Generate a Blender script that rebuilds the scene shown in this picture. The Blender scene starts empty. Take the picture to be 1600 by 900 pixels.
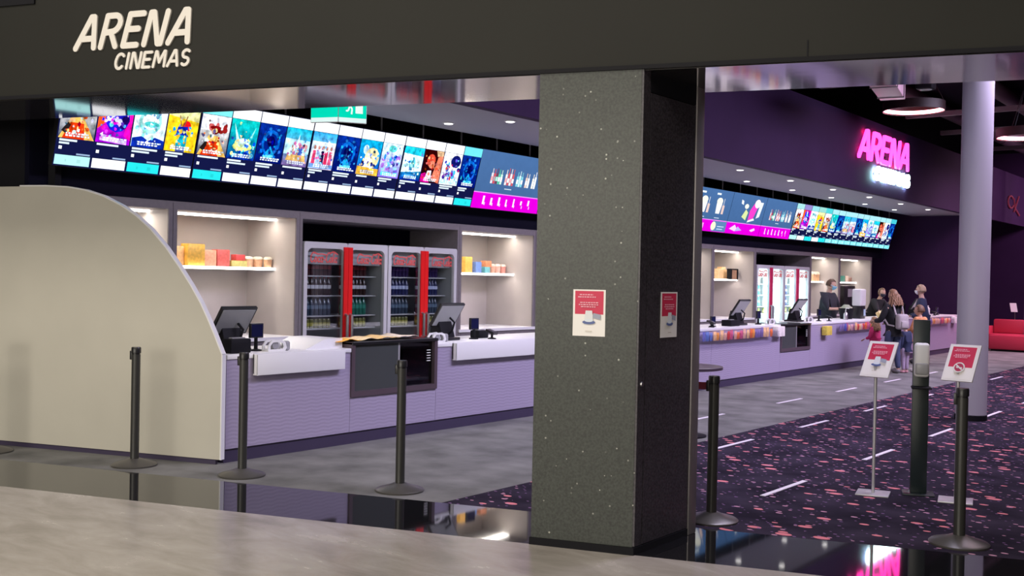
import bpy, bmesh, math, random
from mathutils import Vector, Matrix
random.seed(7)
PI = math.pi
col = bpy.context.scene.collection
scn = bpy.context.scene

# ------------------------------------------------------------------ camera, world, lights, exposure
SA = math.radians(18.2055)                      # angle between the shop front and the x axis
S = Vector((math.cos(SA), math.sin(SA), 0)); N = Vector((-math.sin(SA), math.cos(SA), 0))
def sfp(s, b, z=0.0):                           # s along the shop front, b into the shop
    p = S * s + N * b
    return Vector((p.x, p.y, z))
cam_d = bpy.data.cameras.new('camera'); cam = bpy.data.objects.new('camera', cam_d); col.objects.link(cam)
cam_d.sensor_width = 36.0; cam_d.lens = 36.0 * 1650.0 / 1600.0; cam_d.clip_end = 200
yaw, pitch, roll = math.radians(37.781), math.radians(-0.5556), math.radians(1.15)
F = Vector((-math.sin(yaw) * math.cos(pitch), math.cos(yaw) * math.cos(pitch), math.sin(pitch)))
R0 = Vector((math.cos(yaw), math.sin(yaw), 0)); U0 = R0.cross(F)
RR = R0 * math.cos(roll) + U0 * math.sin(roll); UU = U0 * math.cos(roll) - R0 * math.sin(roll)
cam.matrix_world = Matrix(((RR.x, UU.x, -F.x, 0), (RR.y, UU.y, -F.y, 0), (RR.z, UU.z, -F.z, 1.66), (0, 0, 0, 1)))
scn.camera = cam
vs = scn.view_settings
scn.display_settings.display_device = 'sRGB'
vs.view_transform = 'Standard'; vs.look = 'None'; vs.gamma = 1.0; vs.use_curve_mapping = False
vs.exposure = 0.0
w = bpy.data.worlds.new('world'); scn.world = w; w.use_nodes = True
w.node_tree.nodes['Background'].inputs[0].default_value = (0.95, 0.88, 0.78, 1)
w.node_tree.nodes['Background'].inputs[1].default_value = 0.10

def area(name, loc, size, power, color, rot=(0, 0, 0), spread=180):
    d = bpy.data.lights.new(name, 'AREA'); d.shape = 'RECTANGLE'; d.size, d.size_y = size
    d.energy = power; d.color = color; d.spread = math.radians(spread)
    o = bpy.data.objects.new(name, d); col.objects.link(o); o.location = loc; o.rotation_euler = rot
    return o
def spot(name, loc, target, power, color, angle=60, blend=0.6, rad=0.04):
    d = bpy.data.lights.new(name, 'SPOT'); d.energy = power; d.color = color
    d.spot_size = math.radians(angle); d.spot_blend = blend; d.shadow_soft_size = rad
    o = bpy.data.objects.new(name, d); col.objects.link(o); o.location = loc
    o.rotation_euler = (Vector(target) - Vector(loc)).to_track_quat('-Z', 'Y').to_euler()
    return o
# mall lights: ceiling panels in front of the shop, and an unseen frontal fill added behind the camera
area('mall_light', sfp(-5.5, 2.0, 6.2), (9, 3), 470, (1.0, 0.91, 0.78), (0, 0, SA))
area('mall_light', sfp(1.5, 0.5, 6.2), (7, 3), 200, (1.0, 0.90, 0.80), (0, 0, SA))
area('frontal_fill_light', sfp(-7, -8.5, 3.2), (14, 4), 980, (1.0, 0.93, 0.81), (math.radians(90), 0, SA))
# unseen fill lights added high in the foyer: lavender wash over the counter front
area('foyer_fill', (-2.6, 9.5, 5.3), (1.2, 6), 250, (0.80, 0.74, 1.0), (0, math.radians(38), 0), 120)
area('foyer_fill', (-2.6, 18.0, 5.3), (1.2, 9), 440, (0.82, 0.70, 1.0), (0, math.radians(38), 0), 120)
area('foyer_fill', (-1.0, 14.0, 5.4), (2, 9), 130, (1.0, 0.76, 0.92), (0, 0, 0), 120)
area('foyer_fill', (-4.5, 27.5, 5.3), (3, 3), 330, (1.0, 0.62, 0.85), (0, 0, 0), 140)  # fill added to brighten the red seats and far walls
area('foyer_fill', (-3.6, 33.5, 5.2), (1.2, 5), 260, (1.0, 0.55, 0.85), (0, math.radians(45), 0), 140)  # fill added to bring up the far fascia
for x_, y_, e_ in ((-6.1, 12.6, 260), (-6.5, 17.6, 200), (-6.4, 21.5, 260)):
    spot('carpet_spot', (x_ + 0.8, y_, 5.2), (x_, y_, 0), e_, (1.0, 0.95, 0.86), 34, 0.9)

# ------------------------------------------------------------------ materials
MATS = {}
def mat(name, color=(0.5, 0.5, 0.5), rough=0.5, metal=0.0, emit=0.0, ecol=None, noise=0.0, nscale=8.0, bump=0.0, bscale=60.0, spec=0.5, coat=0.0):
    if name in MATS: return MATS[name]
    m = bpy.data.materials.new(name); m.use_nodes = True; MATS[name] = m
    nt = m.node_tree; b = nt.nodes['Principled BSDF']
    b.inputs['Base Color'].default_value = (*color, 1); b.inputs['Roughness'].default_value = rough
    b.inputs['Metallic'].default_value = metal; b.inputs['Specular IOR Level'].default_value = spec
    b.inputs['Coat Weight'].default_value = coat
    if emit > 0:
        b.inputs['Emission Color'].default_value = (*(ecol or color), 1); b.inputs['Emission Strength'].default_value = emit
    tc = None
    if noise > 0 or bump > 0:
        tc = nt.nodes.new('ShaderNodeTexCoord')
    if noise > 0:
        n = nt.nodes.new('ShaderNodeTexNoise'); n.inputs['Scale'].default_value = nscale; n.inputs['Detail'].default_value = 5
        nt.links.new(tc.outputs['Object'], n.inputs['Vector'])
        r = nt.nodes.new('ShaderNodeMapRange'); r.inputs[1].default_value = 0.25; r.inputs[2].default_value = 0.75
        r.inputs[3].default_value = 1 - noise; r.inputs[4].default_value = 1 + noise
        nt.links.new(n.outputs['Fac'], r.inputs[0])
        mx = nt.nodes.new('ShaderNodeMix'); mx.data_type = 'RGBA'; mx.blend_type = 'MULTIPLY'; mx.inputs[0].default_value = 1
        mx.inputs[6].default_value = (*color, 1); nt.links.new(r.outputs[0], mx.inputs[7])
        nt.links.new(mx.outputs[2], b.inputs['Base Color'])
    if bump > 0:
        n2 = nt.nodes.new('ShaderNodeTexNoise'); n2.inputs['Scale'].default_value = bscale; n2.inputs['Detail'].default_value = 3
        nt.links.new(tc.outputs['Object'], n2.inputs['Vector'])
        bp = nt.nodes.new('ShaderNodeBump'); bp.inputs['Strength'].default_value = bump; bp.inputs['Distance'].default_value = 0.01
        nt.links.new(n2.outputs['Fac'], bp.inputs['Height']); nt.links.new(bp.outputs[0], b.inputs['Normal'])
    return m
def nodes_of(m): return m.node_tree, m.node_tree.nodes['Principled BSDF']
def ramp(nt, stops):
    r = nt.nodes.new('ShaderNodeValToRGB'); e = r.color_ramp.elements
    while len(e) < len(stops): e.new(0.5)
    for el, (p, c) in zip(e, stops): el.position = p; el.color = (*c, 1) if len(c) == 3 else c
    return r

def mat_stone():                                 # polished beige stone of the mall floor
    m = mat('mall_stone', (0.36, 0.33, 0.29), 0.22); nt, b = nodes_of(m)
    tc = nt.nodes.new('ShaderNodeTexCoord'); mp = nt.nodes.new('ShaderNodeMapping'); mp.inputs['Scale'].default_value = (1, 2.2, 1)
    mp.inputs['Rotation'].default_value = (0, 0, 0.5)
    nt.links.new(tc.outputs['Object'], mp.inputs['Vector'])
    n = nt.nodes.new('ShaderNodeTexNoise'); n.inputs['Scale'].default_value = 1.6; n.inputs['Detail'].default_value = 9; n.inputs['Roughness'].default_value = 0.62
    n.inputs['Distortion'].default_value = 0.5
    nt.links.new(mp.outputs[0], n.inputs['Vector'])
    r = ramp(nt, [(0.25, (0.25, 0.225, 0.20)), (0.5, (0.37, 0.34, 0.315)), (0.75, (0.50, 0.47, 0.44))])
    nt.links.new(n.outputs['Fac'], r.inputs[0]); nt.links.new(r.outputs[0], b.inputs['Base Color'])
    r2 = nt.nodes.new('ShaderNodeMapRange'); r2.inputs[3].default_value = 0.16; r2.inputs[4].default_value = 0.34
    nt.links.new(n.outputs['Fac'], r2.inputs[0]); nt.links.new(r2.outputs[0], b.inputs['Roughness'])
    return m
def mat_granite(name, base, spk=1.0, rough=0.25):  # dark speckled granite of the pillar
    m = mat(name, base, rough); nt, b = nodes_of(m)
    tc = nt.nodes.new('ShaderNodeTexCoord')
    n = nt.nodes.new('ShaderNodeTexNoise'); n.inputs['Scale'].default_value = 70; n.inputs['Detail'].default_value = 4
    nt.links.new(tc.outputs['Object'], n.inputs['Vector'])
    lo = tuple(c * 0.6 for c in base); hi = tuple(c * 1.55 for c in base)
    r = ramp(nt, [(0.35, lo), (0.65, hi)]); nt.links.new(n.outputs['Fac'], r.inputs[0])
    v = nt.nodes.new('ShaderNodeTexVoronoi'); v.inputs['Scale'].default_value = 30; nt.links.new(tc.outputs['Object'], v.inputs['Vector'])
    lt = nt.nodes.new('ShaderNodeMath'); lt.operation = 'LESS_THAN'; lt.inputs[1].default_value = 0.17
    nt.links.new(v.outputs['Distance'], lt.inputs[0])
    sep = nt.nodes.new('ShaderNodeSeparateColor'); nt.links.new(v.outputs['Color'], sep.inputs[0])
    gt = nt.nodes.new('ShaderNodeMath'); gt.operation = 'GREATER_THAN'; gt.inputs[1].default_value = 0.86
    nt.links.new(sep.outputs[0], gt.inputs[0])
    mu = nt.nodes.new('ShaderNodeMath'); mu.operation = 'MULTIPLY'; nt.links.new(lt.outputs[0], mu.inputs[0]); nt.links.new(gt.outputs[0], mu.inputs[1])
    mu2 = nt.nodes.new('ShaderNodeMath'); mu2.operation = 'MULTIPLY'; nt.links.new(mu.outputs[0], mu2.inputs[0]); nt.links.new(sep.outputs[1], mu2.inputs[1])
    mx = nt.nodes.new('ShaderNodeMix'); mx.data_type = 'RGBA'; nt.links.new(mu2.outputs[0], mx.inputs[0])
    nt.links.new(r.outputs[0], mx.inputs[6]); mx.inputs[7].default_value = (0.55 * spk, 0.56 * spk, 0.50 * spk, 1)
    nt.links.new(mx.outputs[2], b.inputs['Base Color'])
    return m
def mat_dots():                                  # dark carpet with salmon and lilac flecks
    m = mat('fleck_carpet', (0.02, 0.012, 0.03), 0.95, spec=0.1); nt, b = nodes_of(m)
    tc = nt.nodes.new('ShaderNodeTexCoord')
    mp = nt.nodes.new('ShaderNodeMapping'); mp.inputs['Rotation'].default_value = (0, 0, -math.radians(28)); mp.inputs['Scale'].default_value = (0.78, 1.25, 1)
    nt.links.new(tc.outputs['Object'], mp.inputs['Vector'])
    base = nt.nodes.new('ShaderNodeTexNoise'); base.inputs['Scale'].default_value = 2.2; base.inputs['Detail'].default_value = 6
    nt.links.new(tc.outputs['Object'], base.inputs['Vector'])
    r = ramp(nt, [(0.35, (0.012, 0.009, 0.018)), (0.65, (0.034, 0.026, 0.045))]); nt.links.new(base.outputs['Fac'], r.inputs[0])
    prev = r.outputs[0]
    for sc, th, keep, c in ((5.5, 0.21, 0.68, (0.66, 0.21, 0.24)), (9.0, 0.15, 0.66, (0.50, 0.26, 0.36)), (19.0, 0.19, 0.78, (0.22, 0.12, 0.26))):
        v = nt.nodes.new('ShaderNodeTexVoronoi'); v.inputs['Scale'].default_value = sc; v.voronoi_dimensions = '2D'
        nt.links.new(mp.outputs[0], v.inputs['Vector'])
        sep = nt.nodes.new('ShaderNodeSeparateColor'); nt.links.new(v.outputs['Color'], sep.inputs[0])
        rad = nt.nodes.new('ShaderNodeMapRange'); rad.inputs[3].default_value = th * 0.45; rad.inputs[4].default_value = th * 1.2
        nt.links.new(sep.outputs[1], rad.inputs[0])
        lt = nt.nodes.new('ShaderNodeMath'); lt.operation = 'LESS_THAN'
        nt.links.new(v.outputs['Distance'], lt.inputs[0]); nt.links.new(rad.outputs[0], lt.inputs[1])
        gt = nt.nodes.new('ShaderNodeMath'); gt.operation = 'GREATER_THAN'; gt.inputs[1].default_value = keep
        nt.links.new(sep.outputs[0], gt.inputs[0])
        mu = nt.nodes.new('ShaderNodeMath'); mu.operation = 'MULTIPLY'; nt.links.new(lt.outputs[0], mu.inputs[0]); nt.links.new(gt.outputs[0], mu.inputs[1])
        mx = nt.nodes.new('ShaderNodeMix'); mx.data_type = 'RGBA'; nt.links.new(mu.outputs[0], mx.inputs[0]); nt.links.new(prev, mx.inputs[6])
        mx.inputs[7].default_value = (*c, 1); prev = mx.outputs[2]
    nt.links.new(prev, b.inputs['Base Color'])
    return m
def mat_wave():                                  # counter front, blue-pink light put into its lavender base, fine horizontal wave ridges
    m = mat('counter_lavender', (0.35, 0.305, 0.435), 0.45); nt, b = nodes_of(m)
    tc = nt.nodes.new('ShaderNodeTexCoord'); sp = nt.nodes.new('ShaderNodeSeparateXYZ'); nt.links.new(tc.outputs['Object'], sp.inputs[0])
    def mth(op, a, bb):
        n = nt.nodes.new('ShaderNodeMath'); n.operation = op
        for i, q in enumerate((a, bb)):
            if q is None: continue
            if isinstance(q, (int, float)): n.inputs[i].default_value = q
            else: nt.links.new(q, n.inputs[i])
        return n.outputs[0]
    wy = mth('MULTIPLY', mth('SINE', mth('MULTIPLY', sp.outputs[1], 42.0), None), 0.9)
    ph = mth('ADD', mth('MULTIPLY', sp.outputs[2], 2 * PI / 0.034), wy)
    h = mth('SINE', ph, None)
    bp = nt.nodes.new('ShaderNodeBump'); bp.inputs['Strength'].default_value = 0.13; bp.inputs['Distance'].default_value = 0.006
    nt.links.new(h, bp.inputs['Height']); nt.links.new(bp.outputs[0], b.inputs['Normal'])
    return m
def mat_glass(name, tint=(1, 1, 1), refl=0.10, rough=0.02, dark=1.0):
    m = bpy.data.materials.new(name); m.use_nodes = True; nt = m.node_tree; nt.nodes.clear()
    o = nt.nodes.new('ShaderNodeOutputMaterial'); t = nt.nodes.new('ShaderNodeBsdfTransparent'); g = nt.nodes.new('ShaderNodeBsdfGlossy')
    t.inputs[0].default_value = (tint[0] * dark, tint[1] * dark, tint[2] * dark, 1); g.inputs['Roughness'].default_value = rough
    mx = nt.nodes.new('ShaderNodeMixShader'); mx.inputs[0].default_value = refl
    nt.links.new(t.outputs[0], mx.inputs[1]); nt.links.new(g.outputs[0], mx.inputs[2]); nt.links.new(mx.outputs[0], o.inputs[0])
    MATS[name] = m; return m
def mat_screen(name, strength, nz=0.25, scale=55):  # picture shown on a lit display: colours from the drawn shapes
    m = bpy.data.materials.new(name); m.use_nodes = True; nt = m.node_tree; nt.nodes.clear()
    o = nt.nodes.new('ShaderNodeOutputMaterial'); e = nt.nodes.new('ShaderNodeEmission'); e.inputs[1].default_value = strength
    at = nt.nodes.new('ShaderNodeAttribute'); at.attribute_name = 'Col'
    tc = nt.nodes.new('ShaderNodeTexCoord'); n = nt.nodes.new('ShaderNodeTexNoise'); n.inputs['Scale'].default_value = scale; n.inputs['Detail'].default_value = 3
    nt.links.new(tc.outputs['Object'], n.inputs['Vector'])
    r = nt.nodes.new('ShaderNodeMapRange'); r.inputs[1].default_value = 0.3; r.inputs[2].default_value = 0.7
    r.inputs[3].default_value = 1 - nz; r.inputs[4].default_value = 1 + nz; nt.links.new(n.outputs['Fac'], r.inputs[0])
    mx = nt.nodes.new('ShaderNodeMix'); mx.data_type = 'RGBA'; mx.blend_type = 'MULTIPLY'; mx.inputs[0].default_value = 1
    nt.links.new(at.outputs['Color'], mx.inputs[6]); nt.links.new(r.outputs[0], mx.inputs[7])
    nt.links.new(mx.outputs[2], e.inputs[0]); nt.links.new(e.outputs[0], o.inputs[0])
    MATS[name] = m; return m
def mat_print(name, rough=0.5):                  # flat print on paper: colours from the drawn shapes
    m = mat(name, (1, 1, 1), rough); nt, b = nodes_of(m)
    at = nt.nodes.new('ShaderNodeAttribute'); at.attribute_name = 'Col'; nt.links.new(at.outputs['Color'], b.inputs['Base Color'])
    return m

M_black = mat('black_matte', (0.008, 0.008, 0.011), 0.6, spec=0.15)
M_blackgloss = mat('black_plastic', (0.012, 0.012, 0.014), 0.3)
M_void = mat('dark_ceiling', (0.006, 0.005, 0.010), 0.9, spec=0.05)
M_navy = mat('navy_backing', (0.004, 0.004, 0.013), 0.7, spec=0.08)
M_purple = mat('purple_wall', (0.034, 0.016, 0.052), 0.7, spec=0.12, noise=0.12, nscale=1.2)
M_dpurple = mat('dark_purple_wall', (0.040, 0.018, 0.062), 0.7, spec=0.12, noise=0.15, nscale=1.0)
M_soffit = mat('grey_soffit', (0.34, 0.34, 0.40), 0.7)
M_white = mat('white_laminate', (0.80, 0.80, 0.82), 0.3)
M_whitep = mat('white_plastic', (0.75, 0.75, 0.75), 0.4)
M_grey = mat('grey_plastic', (0.30, 0.30, 0.32), 0.4)
M_steel = mat('brushed_steel', (0.55, 0.55, 0.57), 0.32, metal=1.0)
M_alu = mat('aluminium_trim', (0.32, 0.30, 0.31), 0.4, metal=0.6)
M_frame = mat('cabinet_grey', (0.185, 0.165, 0.175), 0.5, noise=0.08, nscale=20)
M_beige = mat('niche_beige', (0.44, 0.40, 0.375), 0.55, noise=0.06, nscale=3)
M_wing = mat('cream_panel', (0.53, 0.51, 0.445), 0.5, noise=0.05, nscale=1.5)
M_led = mat('led_white', (1, 1, 1), 0.5, emit=6.0, ecol=(1.0, 0.94, 0.88))
M_downlight = mat('downlight_lens', (1, 1, 1), 0.5, emit=5.0, ecol=(1.0, 0.97, 0.92))
M_red = mat('red_plastic', (0.80, 0.008, 0.008), 0.35)
M_redtxt = mat('red_lettering', (0.75, 0.10, 0.09), 0.5)
M_sofa = mat('red_upholstery', (0.52, 0.03, 0.07), 0.55, bump=0.2, bscale=30)
M_fridge = mat('fridge_grey', (0.58, 0.58, 0.60), 0.4)
M_beam = mat('charcoal_beam', (0.0155, 0.0155, 0.013), 0.6, spec=0.22, noise=0.12, nscale=0.7)
M_mirror = mat('polished_soffit', (0.42, 0.40, 0.40), 0.07, metal=0.95, bump=0.05, bscale=2.0)
M_post = mat('post_black', (0.028, 0.028, 0.026), 0.35)
M_base = mat('post_base', (0.10, 0.095, 0.088), 0.33, metal=0.4)
M_letter = mat('cream_lettering', (0.72, 0.69, 0.64), 0.5)
M_neon = mat('neon_pink', (1, 0.1, 0.5), 0.5, emit=5.0, ecol=(1.0, 0.035, 0.34))
M_neonw = mat('neon_white', (0.8, 1, 1), 0.5, emit=12.0, ecol=(0.72, 1.0, 1.0))
M_neondim = mat('neon_dim', (0.10, 0.015, 0.025), 0.6, emit=0.09, ecol=(1.0, 0.10, 0.22))
M_ring = mat('ring_light_tube', (1, 0.5, 0.6), 0.5, emit=10.0, ecol=(1.0, 0.30, 0.36))
M_gcarpet = mat('grey_carpet', (0.165, 0.165, 0.160), 0.95, noise=0.42, nscale=2.2, bump=0.25, bscale=160, spec=0.15)
M_strip = mat('black_granite_strip', (0.010, 0.010, 0.012), 0.04, spec=1.0)
M_line = mat('pale_inlay', (0.75, 0.70, 0.76), 0.5)
M_dark_ceiling_metal = mat('ceiling_metal', (0.16, 0.13, 0.15), 0.5, metal=0.3)
M_duct = mat('pink_lit_duct', (0.75, 0.50, 0.58), 0.5)  # pink light falling on the duct is put into its base colour
M_pole = mat('pale_column_paint', (0.42, 0.40, 0.47), 0.45)
M_kick = mat('dark_plinth', (0.045, 0.034, 0.075), 0.5)
M_ovenframe = mat('bronze_frame', (0.085, 0.060, 0.075), 0.4)
M_glassf = mat_glass('fridge_glass', (0.94, 0.97, 0.97), 0.10, 0.03)
M_glassd = mat_glass('smoked_glass', (0.35, 0.42, 0.45), 0.10, 0.04)
M_clear = mat_glass('clear_acrylic', (0.97, 0.97, 1.0), 0.08, 0.05)
M_stone = mat_stone(); M_dots = mat_dots(); M_wave = mat_wave()
M_gran = mat_granite('pillar_granite', (0.026, 0.031, 0.026), 0.9, 0.35)
M_gran2 = mat_granite('pillar_granite_side', (0.040, 0.036, 0.044), 0.5, 0.35)  # side faces: missing foyer light put into a lighter, purplish base
M_screen = mat_screen('display_picture', 1.25, 0.03, 9)
M_poster = mat_screen('display_poster', 1.5, 0.5, 17)
M_signlit = mat_screen('lit_sign_face', 1.0, 0.04, 5)
M_paper = mat_print('printed_paper')

# ------------------------------------------------------------------ mesh builder
class MB:
    def __init__(self): self.v = []; self.f = []; self.mi = []; self.c = []
    def add(self, vs_, fs, m=0, color=None):
        o = len(self.v); self.v += [tuple(p) for p in vs_]
        self.f += [tuple(i + o for i in q) for q in fs]; self.mi += [m] * len(fs)
        if color is None: color = (1, 1, 1)
        self.c += [color] * len(vs_) if not isinstance(color, list) else color
        return self
    def box(self, x0, x1, y0, y1, z0, z1, m=0, color=None):
        vs_ = [(x, y, z) for z in (z0, z1) for y in (y0, y1) for x in (x0, x1)]
        return self.add(vs_, [(0, 2, 3, 1), (4, 5, 7, 6), (0, 1, 5, 4), (2, 6, 7, 3), (0, 4, 6, 2), (1, 3, 7, 5)], m, color)
    def rbox(self, x0, x1, y0, y1, z0, z1, r=0.01, seg=2, m=0):
        bm = bmesh.new(); bmesh.ops.create_cube(bm, size=1)
        for q in bm.verts: q.co = Vector(((x0 + x1) / 2 + q.co.x * (x1 - x0), (y0 + y1) / 2 + q.co.y * (y1 - y0), (z0 + z1) / 2 + q.co.z * (z1 - z0)))
        bmesh.ops.bevel(bm, geom=bm.edges[:], offset=r, segments=seg, profile=0.5, affect='EDGES')
        return self.bm(bm, m)
    def bm(self, bm, m=0, mtx=None):
        bm.verts.index_update()
        self.add([(mtx @ q.co if mtx else q.co) for q in bm.verts], [tuple(q.index for q in f.verts) for f in bm.faces], m); bm.free(); return self
    def cone(self, p0, p1, r0, r1, n=12, m=0, caps=True):
        p0, p1 = Vector(p0), Vector(p1); d = (p1 - p0).normalized()
        a = d.orthogonal().normalized(); b = d.cross(a); vs_ = []
        for p, r in ((p0, r0), (p1, r1)):
            vs_ += [p + (a * math.cos(2 * PI * k / n) + b * math.sin(2 * PI * k / n)) * r for k in range(n)]
        fs = [(k, (k + 1) % n, n + (k + 1) % n, n + k) for k in range(n)]
        if caps: fs += [tuple(range(n))[::-1], tuple(range(n, 2 * n))]
        return self.add(vs_, fs, m)
    def tube(self, pts, r, n=8, m=0, radii=None):
        pts = [Vector(p) for p in pts]; vs_ = []; fs = []
        prev = None
        for i, p in enumerate(pts):
            d = (pts[min(i + 1, len(pts) - 1)] - pts[max(i - 1, 0)]).normalized()
            if prev is None: a = d.orthogonal().normalized()
            else: a = (prev - d * prev.dot(d)).normalized()
            prev = a; b = d.cross(a); rr = radii[i] if radii else r
            vs_ += [p + (a * math.cos(2 * PI * k / n) + b * math.sin(2 * PI * k / n)) * rr for k in range(n)]
        for i in range(len(pts) - 1):
            for k in range(n): fs.append((i * n + k, i * n + (k + 1) % n, (i + 1) * n + (k + 1) % n, (i + 1) * n + k))
        fs += [tuple(range(n))[::-1], tuple(range((len(pts) - 1) * n, len(pts) * n))]
        return self.add(vs_, fs, m)
    def lathe(self, prof, n=16, o=(0, 0, 0), m=0):
        vs_ = [(o[0] + r * math.cos(2 * PI * k / n), o[1] + r * math.sin(2 * PI * k / n), o[2] + z) for r, z in prof for k in range(n)]
        fs = [(i * n + k, i * n + (k + 1) % n, (i + 1) * n + (k + 1) % n, (i + 1) * n + k) for i in range(len(prof) - 1) for k in range(n)]
        fs += [tuple(range(n))[::-1], tuple(range((len(prof) - 1) * n, len(prof) * n))]
        return self.add(vs_, fs, m)
    def ell(self, c, r, m=0, sub=2, rot=None):
        bm = bmesh.new(); bmesh.ops.create_icosphere(bm, subdivisions=sub, radius=1)
        mt = Matrix.Translation(c) @ (rot.to_4x4() if rot else Matrix.Identity(4)) @ Matrix.Diagonal((*r, 1))
        return self.bm(bm, m, mt)
    def prism(self, poly, fn, d0, d1, m=0):      # poly 2-D, fn(u, v, d) -> point
        n = len(poly); vs_ = [fn(u, v, d0) for u, v in poly] + [fn(u, v, d1) for u, v in poly]
        fs = [tuple(range(n))[::-1], tuple(range(n, 2 * n))] + [(k, (k + 1) % n, n + (k + 1) % n, n + k) for k in range(n)]
        return self.add(vs_, fs, m)
    def build(self, name, mats, parent=None, loc=None, rotz=0, smooth=True, fix=True):
        if not isinstance(mats, (list, tuple)): mats = [mats]
        me = bpy.data.meshes.new(name); me.from_pydata(self.v, [], self.f)
        for q in mats: me.materials.append(q)
        me.polygons.foreach_set('material_index', self.mi)
        if any(q != (1, 1, 1) for q in self.c):
            ca = me.color_attributes.new('Col', 'FLOAT_COLOR', 'POINT')
            ca.data.foreach_set('color', [x for q in self.c for x in (*q, 1)])
        if fix:
            bm = bmesh.new(); bm.from_mesh(me); bmesh.ops.recalc_face_normals(bm, faces=bm.faces[:]); bm.to_mesh(me); bm.free()
        if smooth:
            me.polygons.foreach_set('use_smooth', [True] * len(me.polygons)); me.set_sharp_from_angle(angle=math.radians(38))
        me.update()
        o = bpy.data.objects.new(name, me); col.objects.link(o)
        if parent: o.parent = parent
        if loc is not None: o.location = loc
        if rotz: o.rotation_euler = (0, 0, rotz)
        return o
def tag(o, label=None, cat=None, group=None, kind=None):
    if label: o['label'] = label
    if cat: o['category'] = cat
    if group: o['group'] = group
    if kind: o['kind'] = kind
    return o
def thing(name, label, cat, loc=(0, 0, 0), rotz=0, group=None):
    o = bpy.data.objects.new(name, None); o.empty_display_size = 0.1; col.objects.link(o)
    o.location = loc; o.rotation_euler = (0, 0, rotz)
    return tag(o, label, cat, group)
def dup(root, loc=None, rotz=None, label=None, group=None):
    def cp(o, parent):
        c = o.copy(); col.objects.link(c)
        if parent: c.parent = parent
        for ch in list(o.children): cp(ch, c)
        return c
    kids = list(root.children); c = root.copy(); col.objects.link(c)
    for ch in kids: cp(ch, c)
    if loc is not None: c.location = loc
    if rotz is not None: c.rotation_euler = (0, 0, rotz)
    if label: c['label'] = label
    if group: c['group'] = group
    return c
def struct(name, mb, m, parent=None, label=None, **k):
    o = mb.build(name, m, parent, **k)
    if not parent: o['kind'] = 'structure'
    if label: o['label'] = label
    return o

class Canvas:                                    # flat coloured print: shapes in (u, v) metres on a plane
    def __init__(self, fn): self.mb = MB(); self.fn = fn; self.k = 0
    def poly(self, pts, colr, step=0.0004):
        self.k += step; d = self.k
        cl = colr if isinstance(colr, list) else [colr] * len(pts)
        self.mb.add([self.fn(u, v, d) for u, v in pts], [tuple(range(len(pts)))], 0, [tuple(q) for q in cl]); return self
    def rect(self, u0, v0, u1, v1, c, c2=None):
        return self.poly([(u0, v0), (u1, v0), (u1, v1), (u0, v1)], [c, c, c2 or c, c2 or c])
    def ell(self, u, v, ru, rv, c, n=14, a0=0, a1=2 * PI):
        return self.poly([(u + ru * math.cos(a0 + (a1 - a0) * k / n), v + rv * math.sin(a0 + (a1 - a0) * k / n)) for k in range(n if a1 - a0 > 6.2 else n + 1)], c)
    def build(self, name, m, parent=None): return self.mb.build(name, m, parent, smooth=False, fix=False)

# stroke lettering: polylines with round ends, in a unit-high box
def arc(cx, cy, rx, ry, a0, a1, n=10):
    return [(cx + rx * math.cos(math.radians(a0 + (a1 - a0) * k / n)), cy + ry * math.sin(math.radians(a0 + (a1 - a0) * k / n))) for k in range(n + 1)]
GLY = {
 'A': (0.80, [[(0.0, 0), (0.38, 1.0), (0.50, 1.0), (0.78, 0)], [(0.18, 0.30), (0.68, 0.30)]]),
 'R': (0.68, [[(0.0, 0), (0.0, 1.0), (0.32, 1.0)] + arc(0.34, 0.74, 0.26, 0.26, 80, -90, 8) + [(0.05, 0.46)], [(0.30, 0.46), (0.62, 0)]]),
 'E': (0.60, [[(0.56, 1), (0, 1), (0, 0), (0.56, 0)], [(0, 0.52), (0.48, 0.52)]]),
 'N': (0.72, [[(0, 0), (0, 1), (0.12, 1), (0.56, 0), (0.68, 0), (0.68, 1)]]),
 'C': (0.66, [arc(0.34, 0.5, 0.34, 0.5, 45, 315, 14)]),
 'I': (0.14, [[(0.05, 0), (0.05, 1)]]),
 'M': (0.90, [[(0, 0), (0.06, 1), (0.14, 1), (0.44, 0.28), (0.74, 1), (0.82, 1), (0.88, 0)]]),
 'S': (0.58, [arc(0.29, 0.75, 0.27, 0.25, 40, 270, 9) + arc(0.29, 0.25, 0.27, 0.25, 90, -140, 9)]),
}
def stroke_mb(lines, fn, th, depth, mb=None, n=7):
    mb = mb or MB(); k = 0
    for ln in lines:
        for a, b in zip(ln[:-1], ln[1:]):
            dx, dy = b[0] - a[0], b[1] - a[1]; L = math.hypot(dx, dy)
            if L < 1e-6: continue
            an = math.atan2(dy, dx); r = th / 2
            poly = [(b[0] + r * math.cos(an - PI / 2 + PI * i / n), b[1] + r * math.sin(an - PI / 2 + PI * i / n)) for i in range(n + 1)]
            poly += [(a[0] + r * math.cos(an + PI / 2 + PI * i / n), a[1] + r * math.sin(an + PI / 2 + PI * i / n)) for i in range(n + 1)]
            e = depth + (k % 5) * 0.0004; k += 1
            mb.prism(poly, fn, 0, e)
    return mb
def word(txt, height, width, shear, th, fn, depth, name, m, parent, gap=0.24):
    tot = sum(GLY[c][0] for c in txt) + gap * (len(txt) - 1)
    k = (width - shear * height) / tot if width else height
    x = 0
    for c in txt:
        wd, lines = GLY[c]
        ls = [[((x + px) * k + shear * py * height, py * height) for px, py in ln] for ln in lines]
        stroke_mb(ls, fn, th, depth).build(name, m, parent)
        x += wd + gap

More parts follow.
